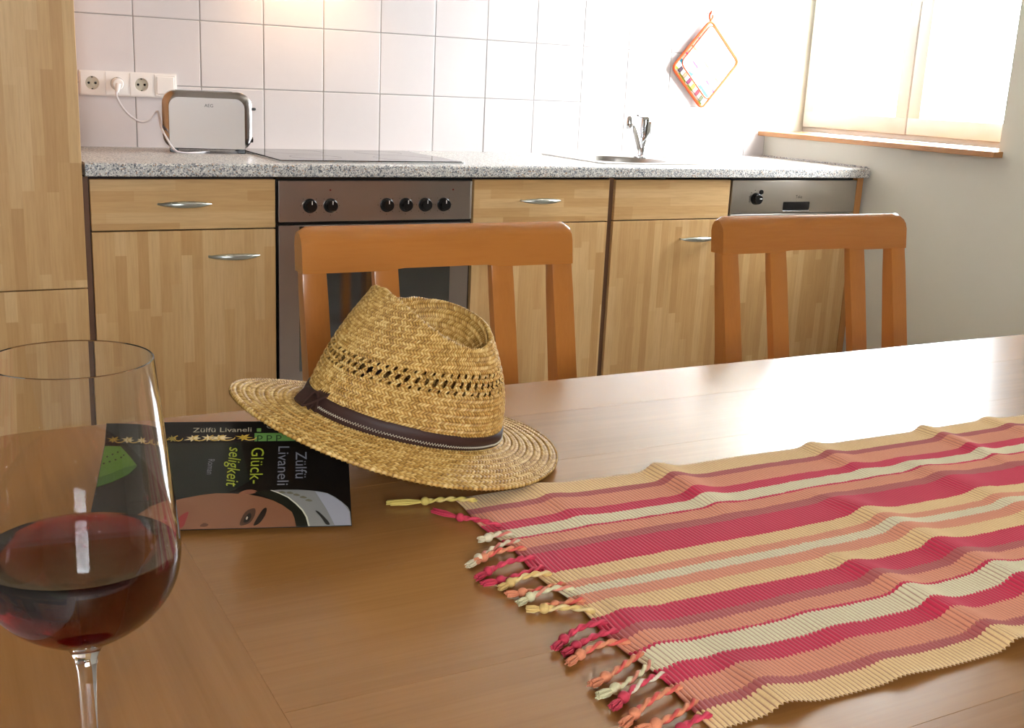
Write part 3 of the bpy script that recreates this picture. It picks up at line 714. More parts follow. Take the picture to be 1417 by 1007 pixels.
decal('photo_shade', [(0.03, 0.002), (0.12, 0.002), (0.13, 0.06), (0.11, 0.078), (0.03, 0.085)], '1b1e18', CV, fcv, 0.0002)
decal('portrait_skin', [(0.030, E_), (0.038, 0.104), (0.055, 0.090), (0.0732, 0.0825), (0.088, 0.0785), (0.1013, 0.0765), (0.115, 0.0772), (0.1300, 0.0790), (0.1420, 0.0830), (0.1524, 0.0881), (0.1652, 0.0984), (0.1716, 0.1083), (0.1742, E_)], '83563c', CV, fcv, 0.0003)
decal('portrait_ear', smoothpoly([(0.1215, 0.0780), (0.126, 0.0735), (0.133, 0.0725), (0.138, 0.0757), (0.130, 0.0785)]), '86543c', CV, fcv, 0.00032)
decal('portrait_hair', [(0.135, 0.0757), (0.142, 0.0742), (0.1495, 0.0737), (0.158, 0.0790), (0.165, 0.0846), (0.172, 0.094), (0.1779, 0.1028), (0.1815, 0.112), (0.183, E_), (0.173, E_), (0.1715, 0.113), (0.1691, 0.1044), (0.160, 0.094), (0.1524, 0.0881), (0.143, 0.081)], '1c1d14', CV, fcv, 0.00036)
decal('portrait_scarf', [(0.1495, 0.0741), (0.157, 0.0735), (0.1649, 0.0735), (0.175, 0.0740), (0.1843, 0.0752), (0.194, 0.0772), (0.2011, 0.0798), (0.208, 0.0855), (0.2138, 0.0922), (0.2190, 0.0995), (0.2210, 0.1063), (0.2215, E_), (0.1836, E_), (0.1815, 0.112), (0.1779, 0.1028), (0.172, 0.0935), (0.165, 0.0846), (0.157, 0.0785)], '85827d', CV, fcv, 0.0004)
decal('scarf_fold', [(0.190, 0.0768), (0.2011, 0.0800), (0.2138, 0.0925), (0.2205, 0.1065), (0.2208, E_), (0.207, E_), (0.200, 0.102)], '9c9aa0', CV, fcv, 0.00044)
decal('scarf_fold', smoothpoly([(0.190, 0.104), (0.1935, 0.106), (0.200, 0.116), (0.2025, 0.1225), (0.199, 0.122), (0.195, 0.113)]), '2e2c28', CV, fcv, 0.00048)
for q in ((0.160, 0.077), (0.167, 0.078), (0.173, 0.081), (0.179, 0.0845), (0.184, 0.089)):
    decal('scarf_pattern', smoothpoly([(q[0]-0.003, q[1]), (q[0], q[1]-0.0016), (q[0]+0.0035, q[1]+0.001), (q[0]+0.0005, q[1]+0.0018)]), '6d6650', CV, fcv, 0.00048)
decal('scarf_hem', [(0.1495, 0.0741), (0.157, 0.0785), (0.165, 0.0846), (0.172, 0.0935), (0.1779, 0.1028), (0.1815, 0.112), (0.1836, E_), (0.1850, E_), (0.1830, 0.112), (0.1793, 0.1024), (0.1733, 0.093), (0.166, 0.0840), (0.158, 0.0780), (0.151, 0.0738)], 'c8c2ac', CV, fcv, 0.0005)
decal('portrait_eye_socket', smoothpoly([(0.1245, 0.1205), (0.1262, 0.109), (0.1302, 0.101), (0.1365, 0.0988), (0.1368, 0.108), (0.1325, 0.118)]), '4a2f22', CV, fcv, 0.0004)
decal('portrait_eye', smoothpoly([(0.1275, 0.1165), (0.1290, 0.1095), (0.1325, 0.1045), (0.1338, 0.1100), (0.1312, 0.1165)]), '15100e', CV, fcv, 0.00045)
decal('eye_glint', smoothpoly([(0.1292, 0.1125), (0.1300, 0.1095), (0.1310, 0.1105), (0.1302, 0.1135)]), 'b8a890', CV, fcv, 0.0005)
decal('portrait_brow', smoothpoly([(0.1362, 0.1212), (0.1395, 0.110), (0.1440, 0.0995), (0.1470, 0.0990), (0.1458, 0.1080), (0.1415, 0.1180)]), '201712', CV, fcv, 0.00042)
decal('portrait_nostril', smoothpoly([(0.0905, 0.1205), (0.0935, 0.1165), (0.0975, 0.1185), (0.0955, 0.1212)]), '5a3424', CV, fcv, 0.00042)
decal('portrait_lips', smoothpoly([(0.0690, 0.122), (0.0720, 0.108), (0.0790, 0.101), (0.0785, 0.110), (0.0760, 0.121)]), '8e3030', CV, fcv, 0.00042)
decal('green_fan', [(BL+0.0005, 0.0036), (0.0141, 0.0040), (0.024, 0.017), (0.0346, 0.0320), (0.034, 0.0350), (0.0265, 0.0455), (0.012, 0.0560), (BL+0.0005, 0.0637)], '668f38', CV, fcv, 0.0003)
decal('fan_edge', [(0.0346, 0.0320), (0.034, 0.0350), (0.0265, 0.0455), (0.012, 0.0560), (BL+0.0005, 0.0637), (BL+0.0005, 0.0500), (0.010, 0.0440), (0.022, 0.0360)], '4d7631', CV, fcv, 0.00034)
for i, (a, b) in enumerate(((0.002, 0.020), (0.007, 0.0165), (0.012, 0.013), (0.000, 0.030), (0.0055, 0.0275), (0.011, 0.0245), (0.0165, 0.021), (0.019, 0.0175))):
    decal('fan_dot', smoothpoly([(a-0.0011, b), (a, b-0.0013), (a+0.0011, b), (a, b+0.0013)]), '2c2f16', CV, fcv, 0.0004)
for i in range(9):
    a = 0.0 + i*0.0032; b0 = 0.0610-0.55*i*0.0032-0.0006*i
    decal('fan_pleat', [(a, b0-0.0105), (a+0.0006, b0-0.0105), (a+0.0014, b0-0.0008), (a+0.0008, b0-0.0004)], '3f6a2a', CV, fcv, 0.0004)
TXT_W = plain('ink_grey', '7b797e', 0.4); TXT_G = plain('ink_green', '9da534', 0.4); TXT_L = plain('ink_light', '9c8f78', 0.4)
def cover_text(name, body, uc, v0, v1, size, mat, shear=0.0):
    # reads from the spine towards the near edge, letter tops towards +x
    X = (CV(0, 1e-3)-CV(0, 0)).normalized(); Y = Vector((1, 0, 0)); Z = X.cross(Y)
    if Z.z < 0: Z = -Z
    p = CV(uc, (v0+v1)/2, 0.0009); Mx = Matrix((X, Y, X.cross(Y))).transposed().to_4x4(); Mx.translation = p
    return text_obj(name, body, size, mat, Mx, fcv, width=v1-v0, shear=shear)
cover_text('cover_author', 'Zülfü', 0.1765, 0.0187, 0.0585, 0.0150, TXT_W)
cover_text('cover_author', 'Livaneli', 0.1600, 0.0094, 0.0673, 0.0150, TXT_W)
cover_text('cover_title', 'Glück-', 0.1355, 0.0111, 0.0645, 0.0170, TXT_G)
cover_text('cover_title', 'seligkeit', 0.1145, 0.0084, 0.0670, 0.0165, TXT_G, 0.25)
cover_text('cover_subtitle', 'Roman', 0.0938, 0.0276, 0.0498, 0.0085, TXT_W)
def spine_text(name, body, u0, u1, vc, size, mat, rot=0.0):
    X = Vector((1, 0, 0)); Y = (SV(0, 0)-SV(0, 1e-3)).normalized(); Z = X.cross(Y)
    Mx = Matrix((X, Y, Z)).transposed().to_4x4() @ Matrix.Rotation(rot, 4, 'Z'); Mx.translation = SV((u0+u1)/2, vc, 0.0009)
    return text_obj(name, body, size, mat, Mx, spn, width=(u1-u0))
spine_text('spine_author', 'Zülfü Livaneli', 0.0744, 0.1296, 0.0101, 0.0072, TXT_L)
decal('spine_square', [(0.1345, 0.0082), (0.1385, 0.0082), (0.1385, 0.0118), (0.1345, 0.0118)], '5d7a3a', SV, spn)
spine_text('spine_title', 'Glückseligkeit', 0.1435, 0.1990, 0.0066, 0.0072, TXT_L)
decal('ornament_band', [(BL+0.001, 0.0136), (0.1322, 0.0136), (0.1322, Ls-0.0003), (BL+0.001, Ls-0.0003)], '1a1110', SV, spn, 0.0003)
decal('publisher_field', [(0.1324, 0.0136), (0.1700, 0.0136), (0.1740, Ls-0.0003), (0.1324, Ls-0.0003)], '5c7f3e', SV, spn, 0.0003)
for u in (0.1375, 0.1465, 0.1555): spine_text('publisher_mark', 'p', u-0.0026, u+0.0026, 0.0180, 0.0100, plain('ink_dark', '1d2a14', 0.5), rot=-math.pi/2*0)
orn = [(0.0555, 0.3), (0.075, 0.9), (0.1, 1.4), (0.122, 0.8), (0.040, 0.8), (0.022, 1.0), (0.006, 0.7), (0.089, 0.5)]
for i, (u, s) in enumerate(orn):
    w = 0.0085*s**0.5; pts = []
    for k in range(14):
        a = 2*math.pi*k/14; r = (1.0 if k % 2 == 0 else 0.42)*(0.8+0.4*random.random())
        pts.append((u + w*r*math.cos(a), min(max(0.0186 + 0.0041*r*math.sin(a), 0.0140), Ls-0.0006)))
    decal('ornament_flower', pts, ('c9b184' if i % 3 else 'a8882f') if s > 0.4 else '8c7a3a', SV, spn, 0.0005)
    bmc = bmesh.new(); cp_ = [SV(u+w*0.8*math.cos(a)+0.006, 0.0186+0.0030*math.sin(a), 0.0007) for a in [k*0.55 for k in range(9)]]; tube(bmc, cp_, 0.0005, 6); bm_obj('ornament_scroll', bmc, plain('scroll_print', 'b08a34', 0.5), spn)

# ------------------------------------------------------------------ table runner
RX0, RX1, RYF, RYN = 0.030, 1.30, -2.128, -2.555
rn = thing('table_runner', 'striped red, orange and cream woven table runner with knotted fringe on the table', 'table runner', ((RX0+RX1)/2, (RYF+RYN)/2, TT))
rcx, rcy = (RX0+RX1)/2, (RYF+RYN)/2
def wrinkle(x, y):
    v = (y-RYN)/(RYF-RYN)                       # 0 near hem, 1 far hem
    h = np.zeros_like(x)
    def ridge(x0, x1, amp, w, va, vb, soft=0.14):
        xc = x0 + (x1-x0)*v; wgt = 1/(1+np.exp(-(v-va)/soft*4))*1/(1+np.exp((v-vb)/soft*4))
        u_ = (x-xc)/(w*0.8); return 0.72*amp*wgt*np.exp(-np.where(u_ > 0, u_*0.75, u_*1.5)**2)
    h = h + ridge(0.262, 0.268, 0.012, 0.022, 0.75, 1.3) + ridge(0.12, 0.122, 0.005, 0.020, 0.78, 1.3)
    h = h + ridge(0.405, 0.380, 0.011, 0.026, -0.3, 0.66) + ridge(0.303, 0.268, 0.011, 0.020, -0.3, 0.40)
    h = h + ridge(0.085, 0.130, 0.009, 0.020, -0.3, 0.16) + ridge(0.05, 0.07, 0.006, 0.018, 0.18, 0.42)
    h = h + ridge(0.47, 0.488, 0.008, 0.020, 0.80, 1.3) + ridge(0.655, 0.672, 0.009, 0.018, 0.72, 1.3) + ridge(0.80, 0.79, 0.006, 0.02, 0.6, 1.3)
    h = h + ridge(0.56, 0.55, 0.007, 0.03, -0.3, 0.8) + ridge(0.190, 0.20, 0.004, 0.025, -0.3, 0.25)
    h = h + 0.0006*(1+np.sin(x*31+3*v))*0.5 + 0.0004*(1+np.sin(y*47+x*13))*0.5
    return h
RP = 0.0040
nx = int((RX1-RX0)/RP*6); ny = 170
X = np.linspace(RX0, RX1, nx)[:, None]*np.ones((1, ny)); tY = np.linspace(0, 1, ny)[None, :]*np.ones((nx, 1))
yf = RYF + 0.0014*np.sin(X*19) + 0.0009*np.cos((X-RX0)/RP*2*np.pi); yn = RYN + 0.0025*np.sin(X*13+1) - 0.0022*np.cos((X-RX0)/RP*np.pi)**4
Y = yf + (yn-yf)*tY
ph_ = (X-RX0)/RP + 0.05*np.sin(Y*90) ; rib = np.abs(np.sin(np.pi*ph_))
edge = np.minimum(1, np.minimum(tY, 1-tY)/0.012)
left = np.clip((X-RX0)/0.003, 0, 1)
Zt = 0.0012 + wrinkle(X, Y) + 0.0013*rib**0.7*(0.4+0.6*edge)
xs = X + 0.0022*np.sin(Y*55)*np.clip(1-(X-RX0)/0.05, 0, 1) + (RYF-Y)/(RYF-RYN)*-0.014*np.clip(1-(X-RX0)/0.6, 0, 1)+0.004
def runner_mat():
    t = NT('striped_ribbed_cotton')
    a = t.n('ShaderNodeAttribute', attribute_name='tone').outputs['Fac']; rb = t.n('ShaderNodeAttribute', attribute_name='rib').outputs['Fac']
    Yel, Cr, Or, Gr, Br, Dk = srgb('f0d096'), srgb('d42c50'), srgb('e69c7a'), srgb('e8e0ba'), srgb('bb625e'), srgb('a02c40')
    B = [2.128, 2.159, 2.171, 2.199, 2.216, 2.236, 2.2395, 2.259, 2.272, 2.311, 2.330, 2.343, 2.355, 2.372, 2.394, 2.419, 2.431, 2.449, 2.4525, 2.478, 2.498, 2.522, 2.532]
    Cs = [Yel, Br, Or, Cr, Gr, Cr, Or, Br, Cr, Yel, Or, Gr, Or, Yel, Cr, Br, Or, Cr, Gr, Cr, Or, Br, Yel]
    stops = [(max(0.0, (b-2.128)/(2.555-2.128)), c) for b, c in zip(B, Cs)]
    nz = t.noise(t.scale(t.coord(), (60, 500, 10)), 1.0, 2)
    base = t.ramp(t.math('ADD', a, t.math('MULTIPLY', t.math('SUBTRACT', nz, 0.5), 0.010)), stops, 'CONSTANT')
    fine = t.noise(t.scale(t.coord(), (250, 1400, 10)), 1.0, 2)
    base = t.mix(t.math('MULTIPLY', t.math('SUBTRACT', fine, 0.35), 0.5), base, srgb('b9544c'))
    cl = t.n('ShaderNodeClamp'); t.set(cl.inputs[0], t.math('MULTIPLY', t.math('SUBTRACT', 0.55, rb), 1.6))
    base = t.mix(cl.outputs[0], base, srgb('8e3038'))       # weft yarn showing between the ribs
    t.set(t.b.inputs['Base Color'], base); t.b.inputs['Roughness'].default_value = 0.85; t.b.inputs['Specular IOR Level'].default_value = 0.2
    t.b.inputs['Sheen Weight'].default_value = 0.15
    return t.m
P = np.stack([xs-rcx, Y-rcy, Zt], -1)
cl = grid_obj('cloth', P, runner_mat(), rn, tone=np.clip(tY, 0, 0.999), flip=True)
at = cl.data.attributes.new('rib', 'FLOAT', 'POINT'); at.data.foreach_set('value', rib.reshape(-1).astype(np.float32))

def tassel_mat(name, c1, c2):
    t = NT(name); a = t.n('ShaderNodeAttribute', attribute_name='tone').outputs['Fac']
    n = t.noise(t.scale(t.coord(), (900, 900, 900)), 1.0, 2)
    c = t.mix(a, srgb(c1), srgb(c2)); c = t.mix(t.math('MULTIPLY', n, 0.35), c, srgb('8a4038'))
    t.set(t.b.inputs['Base Color'], c); t.b.inputs['Roughness'].default_value = 0.9; return t.m
TM = {'y': tassel_mat('yellow_yarn', 'c9b45a', 'd8c070'), 'r': tassel_mat('crimson_yarn', 'c02c48', 'd8405a'), 'c': tassel_mat('cream_yarn', 'ded2b0', 'd07868'),
      'o': tassel_mat('orange_yarn', 'dc8a62', 'd8584c'), 'g': tassel_mat('pale_green_yarn', 'd6d0a4', 'd88a70'), 'e': tassel_mat('gold_yarn', 'd9b870', 'e0c68a'), 'm': tassel_mat('mixed_yarn', 'cc3a50', 'e0d4b8')}
T = [(0.049,-2.144,-0.024,-2.120,'y',2),(0.041,-2.210,0.006,-2.156,'r',1),(0.042,-2.229,0.016,-2.229,'c',0),(0.041,-2.243,-0.017,-2.272,'c',0),(0.038,-2.262,-0.011,-2.269,'o',0),(0.036,-2.281,-0.021,-2.296,'r',0),(0.034,-2.299,-0.020,-2.309,'r',0),(0.033,-2.314,-0.012,-2.320,'e',0),(0.033,-2.335,-0.012,-2.334,'o',0),(0.036,-2.345,-0.010,-2.349,'g',0),(0.033,-2.366,0.004,-2.364,'o',0),(0.030,-2.387,-0.009,-2.363,'e',0),(0.029,-2.404,-0.021,-2.421,'r',0),(0.029,-2.419,-0.018,-2.431,'r',0),(0.028,-2.437,-0.022,-2.443,'o',0),(0.027,-2.454,-0.023,-2.475,'o',0),(0.026,-2.467,-0.026,-2.489,'g',0),(0.025,-2.485,-0.025,-2.504,'m',0),(0.025,-2.503,-0.031,-2.524,'o',0),(0.024,-2.521,-0.025,-2.534,'o',0),(0.022,-2.539,-0.009,-2.547,'r',0)]
def tassel(ax, ay, ex, ey, c, kind):
    V0, V1 = Vector((ax+0.004, ay, TT+0.0042)), Vector((ex, ey, TT+0.0040)); d = V1-V0; L = d.length; sd = Vector((-d.y, d.x, 0)).normalized()
    bow = random.uniform(-0.10, 0.10)*L
    kt = 0.80 if kind == 0 else 0.62                                                # where the knot sits
    segs, ring = 46, 14; co = []; tone = []
    def centre(t):
        return V0 + d*t + sd*bow*math.sin(math.pi*t) + Vector((0, 0, 0.0018*math.sin(math.pi*min(1, t/kt)) ))
    for i in range(segs+1):
        t = kt*i/segs; p = centre(t); nx_ = (centre(min(t+0.01, 1))-centre(max(t-0.01, 0))).normalized(); sx = nx_.cross(Vector((0, 0, 1))).normalized(); sz = sx.cross(nx_)
        tw = L*t/0.0105*2*math.pi
        for k in range(ring):
            a = 2*math.pi*k/ring; r = 0.00185*(1+0.45*math.cos(2*(a-tw/2)))*(0.75+0.25*min(1, t*12)); q = p + sx*(r*math.cos(a)) + sz*(r*math.sin(a))
            co.append((q.x-rcx, q.y-rcy, max(q.z-TT, 0.0003))); tone.append(1.0 if math.cos(a-tw/2) > 0.35 else 0.0)
    P = np.array(co).reshape(segs+1, ring, 3); P = np.concatenate([P, P[:, :1]], 1); tn = np.array(tone).reshape(segs+1, ring); tn = np.concatenate([tn, tn[:, :1]], 1)
    o = grid_obj('tassel', P, TM[c], rn, tone=tn)
    bm = bmesh.new(); kp = centre(kt); dirn = (centre(1.0)-centre(kt)).normalized(); n = 14; pts = []; rad = []
    for i in range(n+1):
        u = i/n; pts.append(Vector(kp)-dirn*0.004+dirn*0.0085*u - Vector((rcx, rcy, TT-0.0004))); rad.append(0.0012+0.0030*math.sin(math.pi*u)**0.6)
    tube(bm, pts, rad, 12); bm_obj('knot', bm, TM[c], o)
    bm = bmesh.new(); e0 = Vector(kp)+dirn*0.003; lt = (V1-e0).length+0.004
    for k in range(16):
        a = 2*math.pi*k/16*2.4; rr = 0.0026*(k/16)**0.5; off = sd*rr*math.cos(a) + Vector((0, 0, 1))*rr*math.sin(a)*0.6
        e1 = e0+dirn*lt*random.uniform(0.85, 1.1)+off*1.5; e1.z = max(e1.z, TT+0.0008); m_ = (e0+off*0.8+e1)/2 + off*0.4; m_.z = max(m_.z, TT+0.001)
        sub = Vector((rcx, rcy, TT)); tube(bm, [e0+off*0.4-sub, m_-sub, e1-sub], [0.0009, 0.0009, 0.0006], 5)
    bm_obj('frayed_end', bm, TM[c], o)
for a in T: tassel(*a)

# ------------------------------------------------------------------ straw hat
HQ = dict(A=0.1829, B=0.1365, ks=-0.0131, kf=-0.0027, ab=0.1085, bb=0.0822, xf=-0.0632, xb=0.0402, hw=0.0865, zf=0.1325, zb=0.1270, sag=0.0212)
hat = thing('straw_hat', 'woven straw fedora with brown leather band, tilted over the book', 'hat', (0.0232, -2.0275, WT-0.0973), (0.1087, 0.2357, 0.1210))
def straw_mat():
    t = NT('braided_straw'); a = t.n('ShaderNodeAttribute', attribute_name='tone').outputs['Fac']
    c = t.ramp(a, [(0, srgb('4a2e10')), (0.24, srgb('8c642a')), (0.5, srgb('bb8f46')), (0.80, srgb('e0bd78')), (1, srgb('efd69c'))])  # dark low stops paint shade into the gaps between strands
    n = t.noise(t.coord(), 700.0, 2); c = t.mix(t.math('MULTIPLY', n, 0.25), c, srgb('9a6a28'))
    t.set(t.b.inputs['Base Color'], c); t.b.inputs['Roughness'].default_value = 0.48; t.b.inputs['Specular IOR Level'].default_value = 0.4; return t.m
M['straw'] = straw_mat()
def weave(s, t, row_h, pitch, lean=0.9):
    """s: length along the braid, t: across rows (m). returns height 0..1 and tone"""
    r = t/row_h; ri = np.floor(r); v = r-ri
    up = v < 0.5; vv = np.where(up, v*2, (v-0.5)*2)
    ph = s/pitch + np.where(up, vv, -vv)*lean + ri*0.37
    k = np.floor(ph); f = ph-k
    strand = np.clip(np.sin(np.pi*f), 0, 1)**0.55
    cross = np.clip(np.sin(np.pi*np.clip(vv*0.94+0.03, 0, 1)), 0, 1)**0.35
    h = strand*cross
    rnd = np.mod(np.sin(k*12.9898 + ri*78.233 + np.where(up, 0, 37.7))*43758.5453, 1.0)
    return h, rnd
def resample(Q, n, w=None):
    """Q (nprof,3) -> n points by arc length"""
    d = np.r_[0, np.cumsum(np.linalg.norm(np.diff(Q, axis=0), axis=1))]; s = np.linspace(0, d[-1], n)
    return np.stack([np.interp(s, d, Q[:, i]) for i in range(3)], 1), d[-1]
NPH, NPR = 1320, 330
phi = np.linspace(0, 2*np.pi, NPH, endpoint=False); cph, sph = np.cos(phi), np.sin(phi)
base = np.stack([HQ['ab']*cph, HQ['bb']*sph, 0*cph+0.002], 1)
xm, xa = (HQ['xf']+HQ['xb'])/2, (HQ['xb']-HQ['xf'])/2
wv = HQ['hw']*(1+0.25*cph)
rimc = np.stack([xm+xa*cph, wv*sph*0.97, (HQ['zf']+HQ['zb'])/2+(HQ['zb']-HQ['zf'])/2*cph-HQ['sag']*sph**2], 1)
def crown_profile(i, nf=160, ni=90):
    b, r = base[i], rimc[i]; t = np.linspace(0, 1, nf)[:, None]
    out = b + (r-b)*t; nrm = np.array([cph[i], sph[i], 0.0]); bul = (0.0075 + 0.0045*max(0, cph[i]))
    out = out + nrm*(bul*np.sin(np.pi*t)**0.9)
    c = np.array([xm-0.004, 0.0, r[2]]); s = np.linspace(0, 1, ni)[1:, None]
    inn = r + (c-r)*s; dep = 0.058*(1-(1-np.clip(s*2.8, 0, 1))**2.2); inn[:, 2] = (r[2]*(1-s[:, 0]) + 0.118*s[:, 0]) - dep[:, 0]
    Q = np.concatenate([out, inn]); k = 3; pad_ = np.concatenate([np.repeat(Q[:1], k, 0), Q, np.repeat(Q[-1:], k, 0)]); ker = np.hanning(2*k+1); ker /= ker.sum()
    Qs = np.stack([np.convolve(pad_[:, j], ker, 'valid') for j in range(3)], 1); w = np.clip(np.arange(len(Q))/20, 0, 1)[:, None]
    return Q*(1-w)+Qs*w
CR = np.zeros((NPH, NPR, 3)); LN = np.zeros(NPH); TR = np.zeros(NPH)
for i in range(NPH):
    Q_ = crown_profile(i); CR[i], LN[i] = resample(Q_, NPR); TR[i] = np.linalg.norm(np.diff(Q_[:160], axis=0), axis=1).sum()/LN[i]
du = np.roll(CR, -1, 0)-np.roll(CR, 1, 0); dv = np.gradient(CR, axis=1); N = np.cross(du, dv); N /= np.linalg.norm(N, axis=2)[..., None]+1e-12
outw = np.stack([cph, sph, 0*cph], 1)[:, None, :]
if (N[:, 5]*outw[:, 0]).sum() < 0: N = -N
Lm = LN.mean(); tt = np.linspace(0, 1, NPR)[None, :]*LN[:, None]*(1-0.2*cph[:, None]); circ = 2*np.pi*0.098
ss_ = phi[:, None]/(2*np.pi)*circ*np.ones((1, NPR)); npitch = round(circ/0.0037); pitch = circ/npitch
H, RN = weave(ss_, tt, 0.0082, pitch)
fade = np.clip((1-np.linspace(0, 1, NPR))*14, 0, 1)[None, :]
low = 0.0006*np.sin(tt/0.0082*2*np.pi)
CRd = CR + N*((H-0.5)*0.0027*fade + low*0.5 + 0.0013*np.exp(-((np.linspace(0, 1, NPR)[None, :]-TR[:, None])*LN[:, None]/0.0032)**2))[..., None]
tone = np.clip(0.10 + H*0.62 + (RN-0.5)*0.42, 0, 1)  # weave height paints gap shade into the colour; the rest varies per strand
# open-work band: three staggered rows of holes
t_mid = 0.071; mask = np.ones((NPH, NPR), bool); nh = 62
for row, (dt_, hs, ht) in enumerate(((-0.0085, 0.0016, 0.0022), (0.0, 0.0022, 0.0040), (0.0085, 0.0016, 0.0022))):
    cell = circ/nh; c0 = ss_/cell + (0.5 if row != 1 else 0.0) + 0.16*(tt-t_mid)/0.004*0.0; k = np.floor(c0); f = (c0-k-0.5)*cell
    jit = np.mod(np.sin(k*91.7+row*13.1)*4375.5, 1.0); f = f + (jit-0.5)*0.0016
    tl = tt-(t_mid+dt_); slant = f-0.22*tl
    ins = (slant/(hs*(0.75+0.5*jit)))**2 + (tl/(ht*(0.8+0.4*jit)))**2 < 1
    mask &= ~ins
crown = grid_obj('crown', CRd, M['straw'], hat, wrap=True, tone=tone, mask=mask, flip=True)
NBR = 92; q = np.linspace(0, 1, NBR)
outer = np.stack([HQ['A']*cph, HQ['B']*sph, HQ['ks']*sph**2-HQ['kf']*cph**2], 1)
inner = base*np.array([0.985, 0.985, 1.0])
BRM = inner[:, None, :]*(1-q)[None, :, None] + outer[:, None, :]*q[None, :, None]
lift = (0.006*(1-q)**3)[None, :]; BRM[..., 2] = 0.0015*(1-q)[None, :] + outer[:, None, 2]*(q**1.6)[None, :] + lift*0.6
wid = np.linalg.norm(outer-inner, axis=1); wm = wid.mean(); tb = q[None, :]*wm*np.ones((NPH, 1)); cb = 2*np.pi*0.135
sb = phi[:, None]/(2*np.pi)*cb*np.ones((1, NBR)); pb_ = cb/round(cb/0.0042)
Hb, Rb = weave(sb, tb, 0.0082, pb_, 1.0)
step = 0.0011*(1-np.mod(tb/0.0082, 1.0))
BRM[..., 2] += (Hb-0.5)*0.0021 + step
und = BRM[:, ::-4, :].copy(); und[..., 2] = (inner[:, None, :]*(1-q)[None, ::-4, None] + outer[:, None, :]*q[None, ::-4, None])[..., 2]*0 + BRM[:, ::-4, 2] - 0.0036
edge_ = BRM[:, -1:, :].copy(); edge_[..., :2] *= 1.006; edge_[..., 2] -= 0.0016
ALL = np.concatenate([BRM, edge_, und], 1)
tb_ = np.clip(0.10+Hb*0.62+(Rb-0.5)*0.42, 0, 1); tone2 = np.concatenate([tb_, tb_[:, -1:], tb_[:, ::-4]], 1)  # brim colour: painted gap shade from weave height plus random strand tint
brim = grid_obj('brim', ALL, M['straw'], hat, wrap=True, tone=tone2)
# leather band with stitching and knot
M['leather'] = plain('brown_leather', '3a231c', 0.6, Specular_IOR_Level=0.35); M['thread'] = plain('cream_thread', 'c8bca4', 0.8)
def band_pt(i, t_m, off):
    j = min(NPR-1, int(t_m/LN[i]*NPR)); return CR[i, j] + N[i, min(j, 60)]*off
sel = list(range(0, NPH, 5)); bt = [0.0015, 0.003, 0.008, 0.013, 0.018, 0.0195]; bo = [0.0012, 0.0030, 0.0033, 0.0033, 0.0030, 0.0012]
BP = np.array([[band_pt(i, t_, o_) for t_, o_ in zip(bt, bo)] for i in sel])
band = grid_obj('hat_band', BP, M['leather'], hat, wrap=True, flip=True)
bm = bmesh.new(); pts = [Vector(band_pt(i, 0.0085+(0.0011 if k % 2 else -0.0011), 0.0038)) for k, i in enumerate(range(0, NPH, 3))]
tube(bm, pts+[pts[0]], 0.00042, 6, cap=False); tag(bm_obj('stitching', bm, M['thread'], band), 'cream zigzag stitching')
ik = int(187/360*NPH)
def bp(di, t_, o_): return Vector(band_pt((ik+di) % NPH, t_, o_))
bm = bmesh.new()
loop = [bp(0, 0.016, 0.004), bp(6, 0.021, 0.010), bp(10, 0.020, 0.015), bp(14, 0.012, 0.014), bp(14, 0.004, 0.011), bp(12, -0.0, 0.009)]
def strap(bm, pts, w, th):
    pts = smooth_path(pts, 5); n = len(pts); R = []
    for i, p in enumerate(pts):
        d = (pts[min(i+1, n-1)]-pts[max(i-1, 0)]).normalized(); sdir = Vector((-sph[ik], cph[ik], 0)); sdir = (sdir-d*sdir.dot(d)).normalized(); nn = d.cross(sdir)
        R.append([bm.verts.new(p + sdir*a*w/2 + nn*b*th/2) for a, b in ((-1, -1), (1, -1), (1, 1), (-1, 1))])
    for a, b in zip(R, R[1:]):
        for k in range(4): bm.faces.new((a[k], a[(k+1) % 4], b[(k+1) % 4], b[k]))
    bm.faces.new(R[0][::-1]); bm.faces.new(R[-1])
strap(bm, [bp(0, 0.004, 0.004), bp(2, 0.014, 0.007), bp(2, 0.022, 0.012), bp(4, 0.020, 0.018), bp(6, 0.010, 0.017), bp(6, -0.003, 0.014)], 0.014, 0.0022)
kn = bm_obj('knot', bm, M['leather'], band)
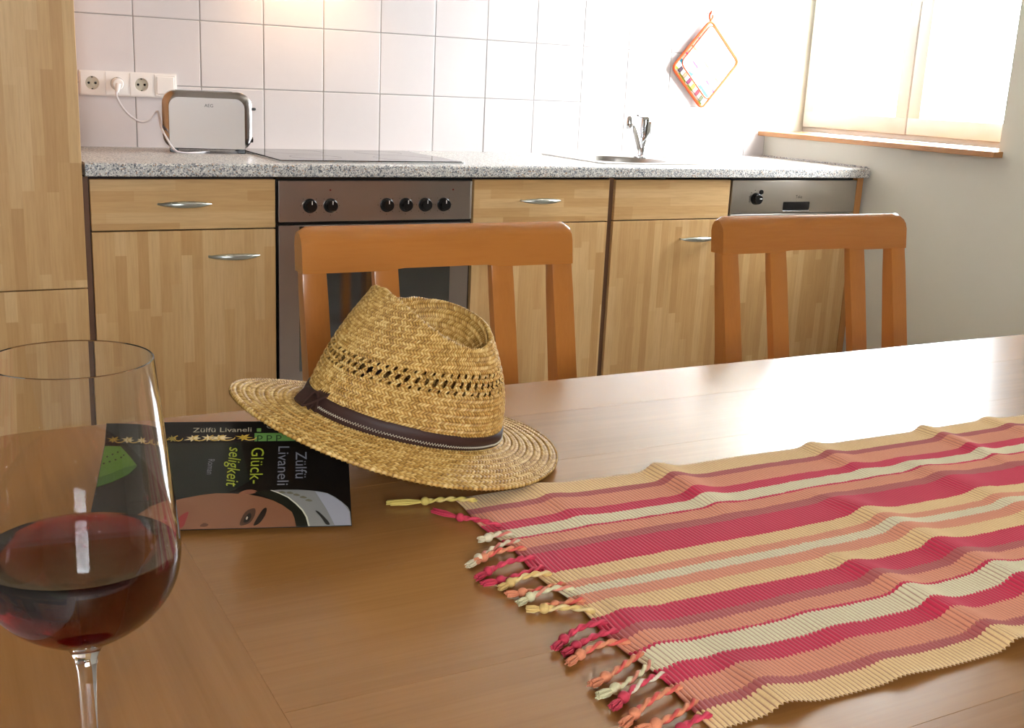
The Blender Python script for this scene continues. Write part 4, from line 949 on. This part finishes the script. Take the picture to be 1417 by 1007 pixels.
bm = bmesh.new(); strap(bm, [bp(-46, 0.010, 0.0040), bp(-30, 0.011, 0.0055), bp(-10, 0.011, 0.0065), bp(8, 0.008, 0.0075)], 0.013, 0.0016); bm_obj('strap_end', bm, M['leather'], band)

# ------------------------------------------------------------------ wine glass
gx, gy = -0.3429, -2.4694
wg = thing('wine_glass', 'large stemmed wine glass of red wine at the left table end', 'wine glass', (gx, gy, TT))
z0 = 0.102
outp = [(0.0000, -0.0015), (0.009, -0.0010), (0.0150, 0.0020), (0.0235, 0.0065), (0.0345, 0.0145), (0.0425, 0.0235), (0.0475, 0.0335), (0.0495, 0.0440), (0.0497, 0.0520), (0.0484, 0.0680), (0.0463, 0.0880), (0.0436, 0.1120), (0.0411, 0.1350), (0.0394, 0.1520)]
def spline(pr, n=6):
    q = smooth_path([(a, b, 0) for a, b in pr], n); return [(max(0, p.x), p.y) for p in q]
osp = spline(outp)
def inset(pr, th):
    out = []
    for i, (r, h) in enumerate(pr):
        a, b = pr[max(i-1, 0)], pr[min(i+1, len(pr)-1)]; dr, dh = b[0]-a[0], b[1]-a[1]; l = math.hypot(dr, dh) or 1
        out.append((max(0.0, r-dh/l*th), h+dr/l*th))
    return out
isp = inset(osp, 0.0010); isp[0] = (0.0, 0.0010)
foot = [(0.0, 0.0), (0.039, 0.0), (0.0400, 0.0010), (0.0390, 0.0020), (0.025, 0.0035), (0.012, 0.0070), (0.0062, 0.0130), (0.0045, 0.0240), (0.0040, 0.0450), (0.0043, 0.0700), (0.0050, 0.0850), (0.0062, 0.0930), (0.0092, 0.0990), (0.0125, 0.1015)]
prof = foot + [(r, z0+h) for r, h in osp if r > 0.0150] + [(r-0.0005, z0+h+0.0004) for r, h in osp[-1:]] + [(r, z0+h) for r, h in isp[::-1]]
lathe_obj('glass_body', prof, M['glass'], wg, 96)
lvl = 0.0520; wsp = inset(osp, 0.00085); wsp[0] = (0.0, 0.0010); win = [(r, z0+h) for r, h in wsp if h <= lvl]
rl = np.interp(lvl, [h for r, h in wsp], [r for r, h in wsp])
lathe_obj('wine', win + [(rl, z0+lvl), (rl-0.0012, z0+lvl-0.0003), (0, z0+lvl-0.0004)], M['wine'], wg, 96)
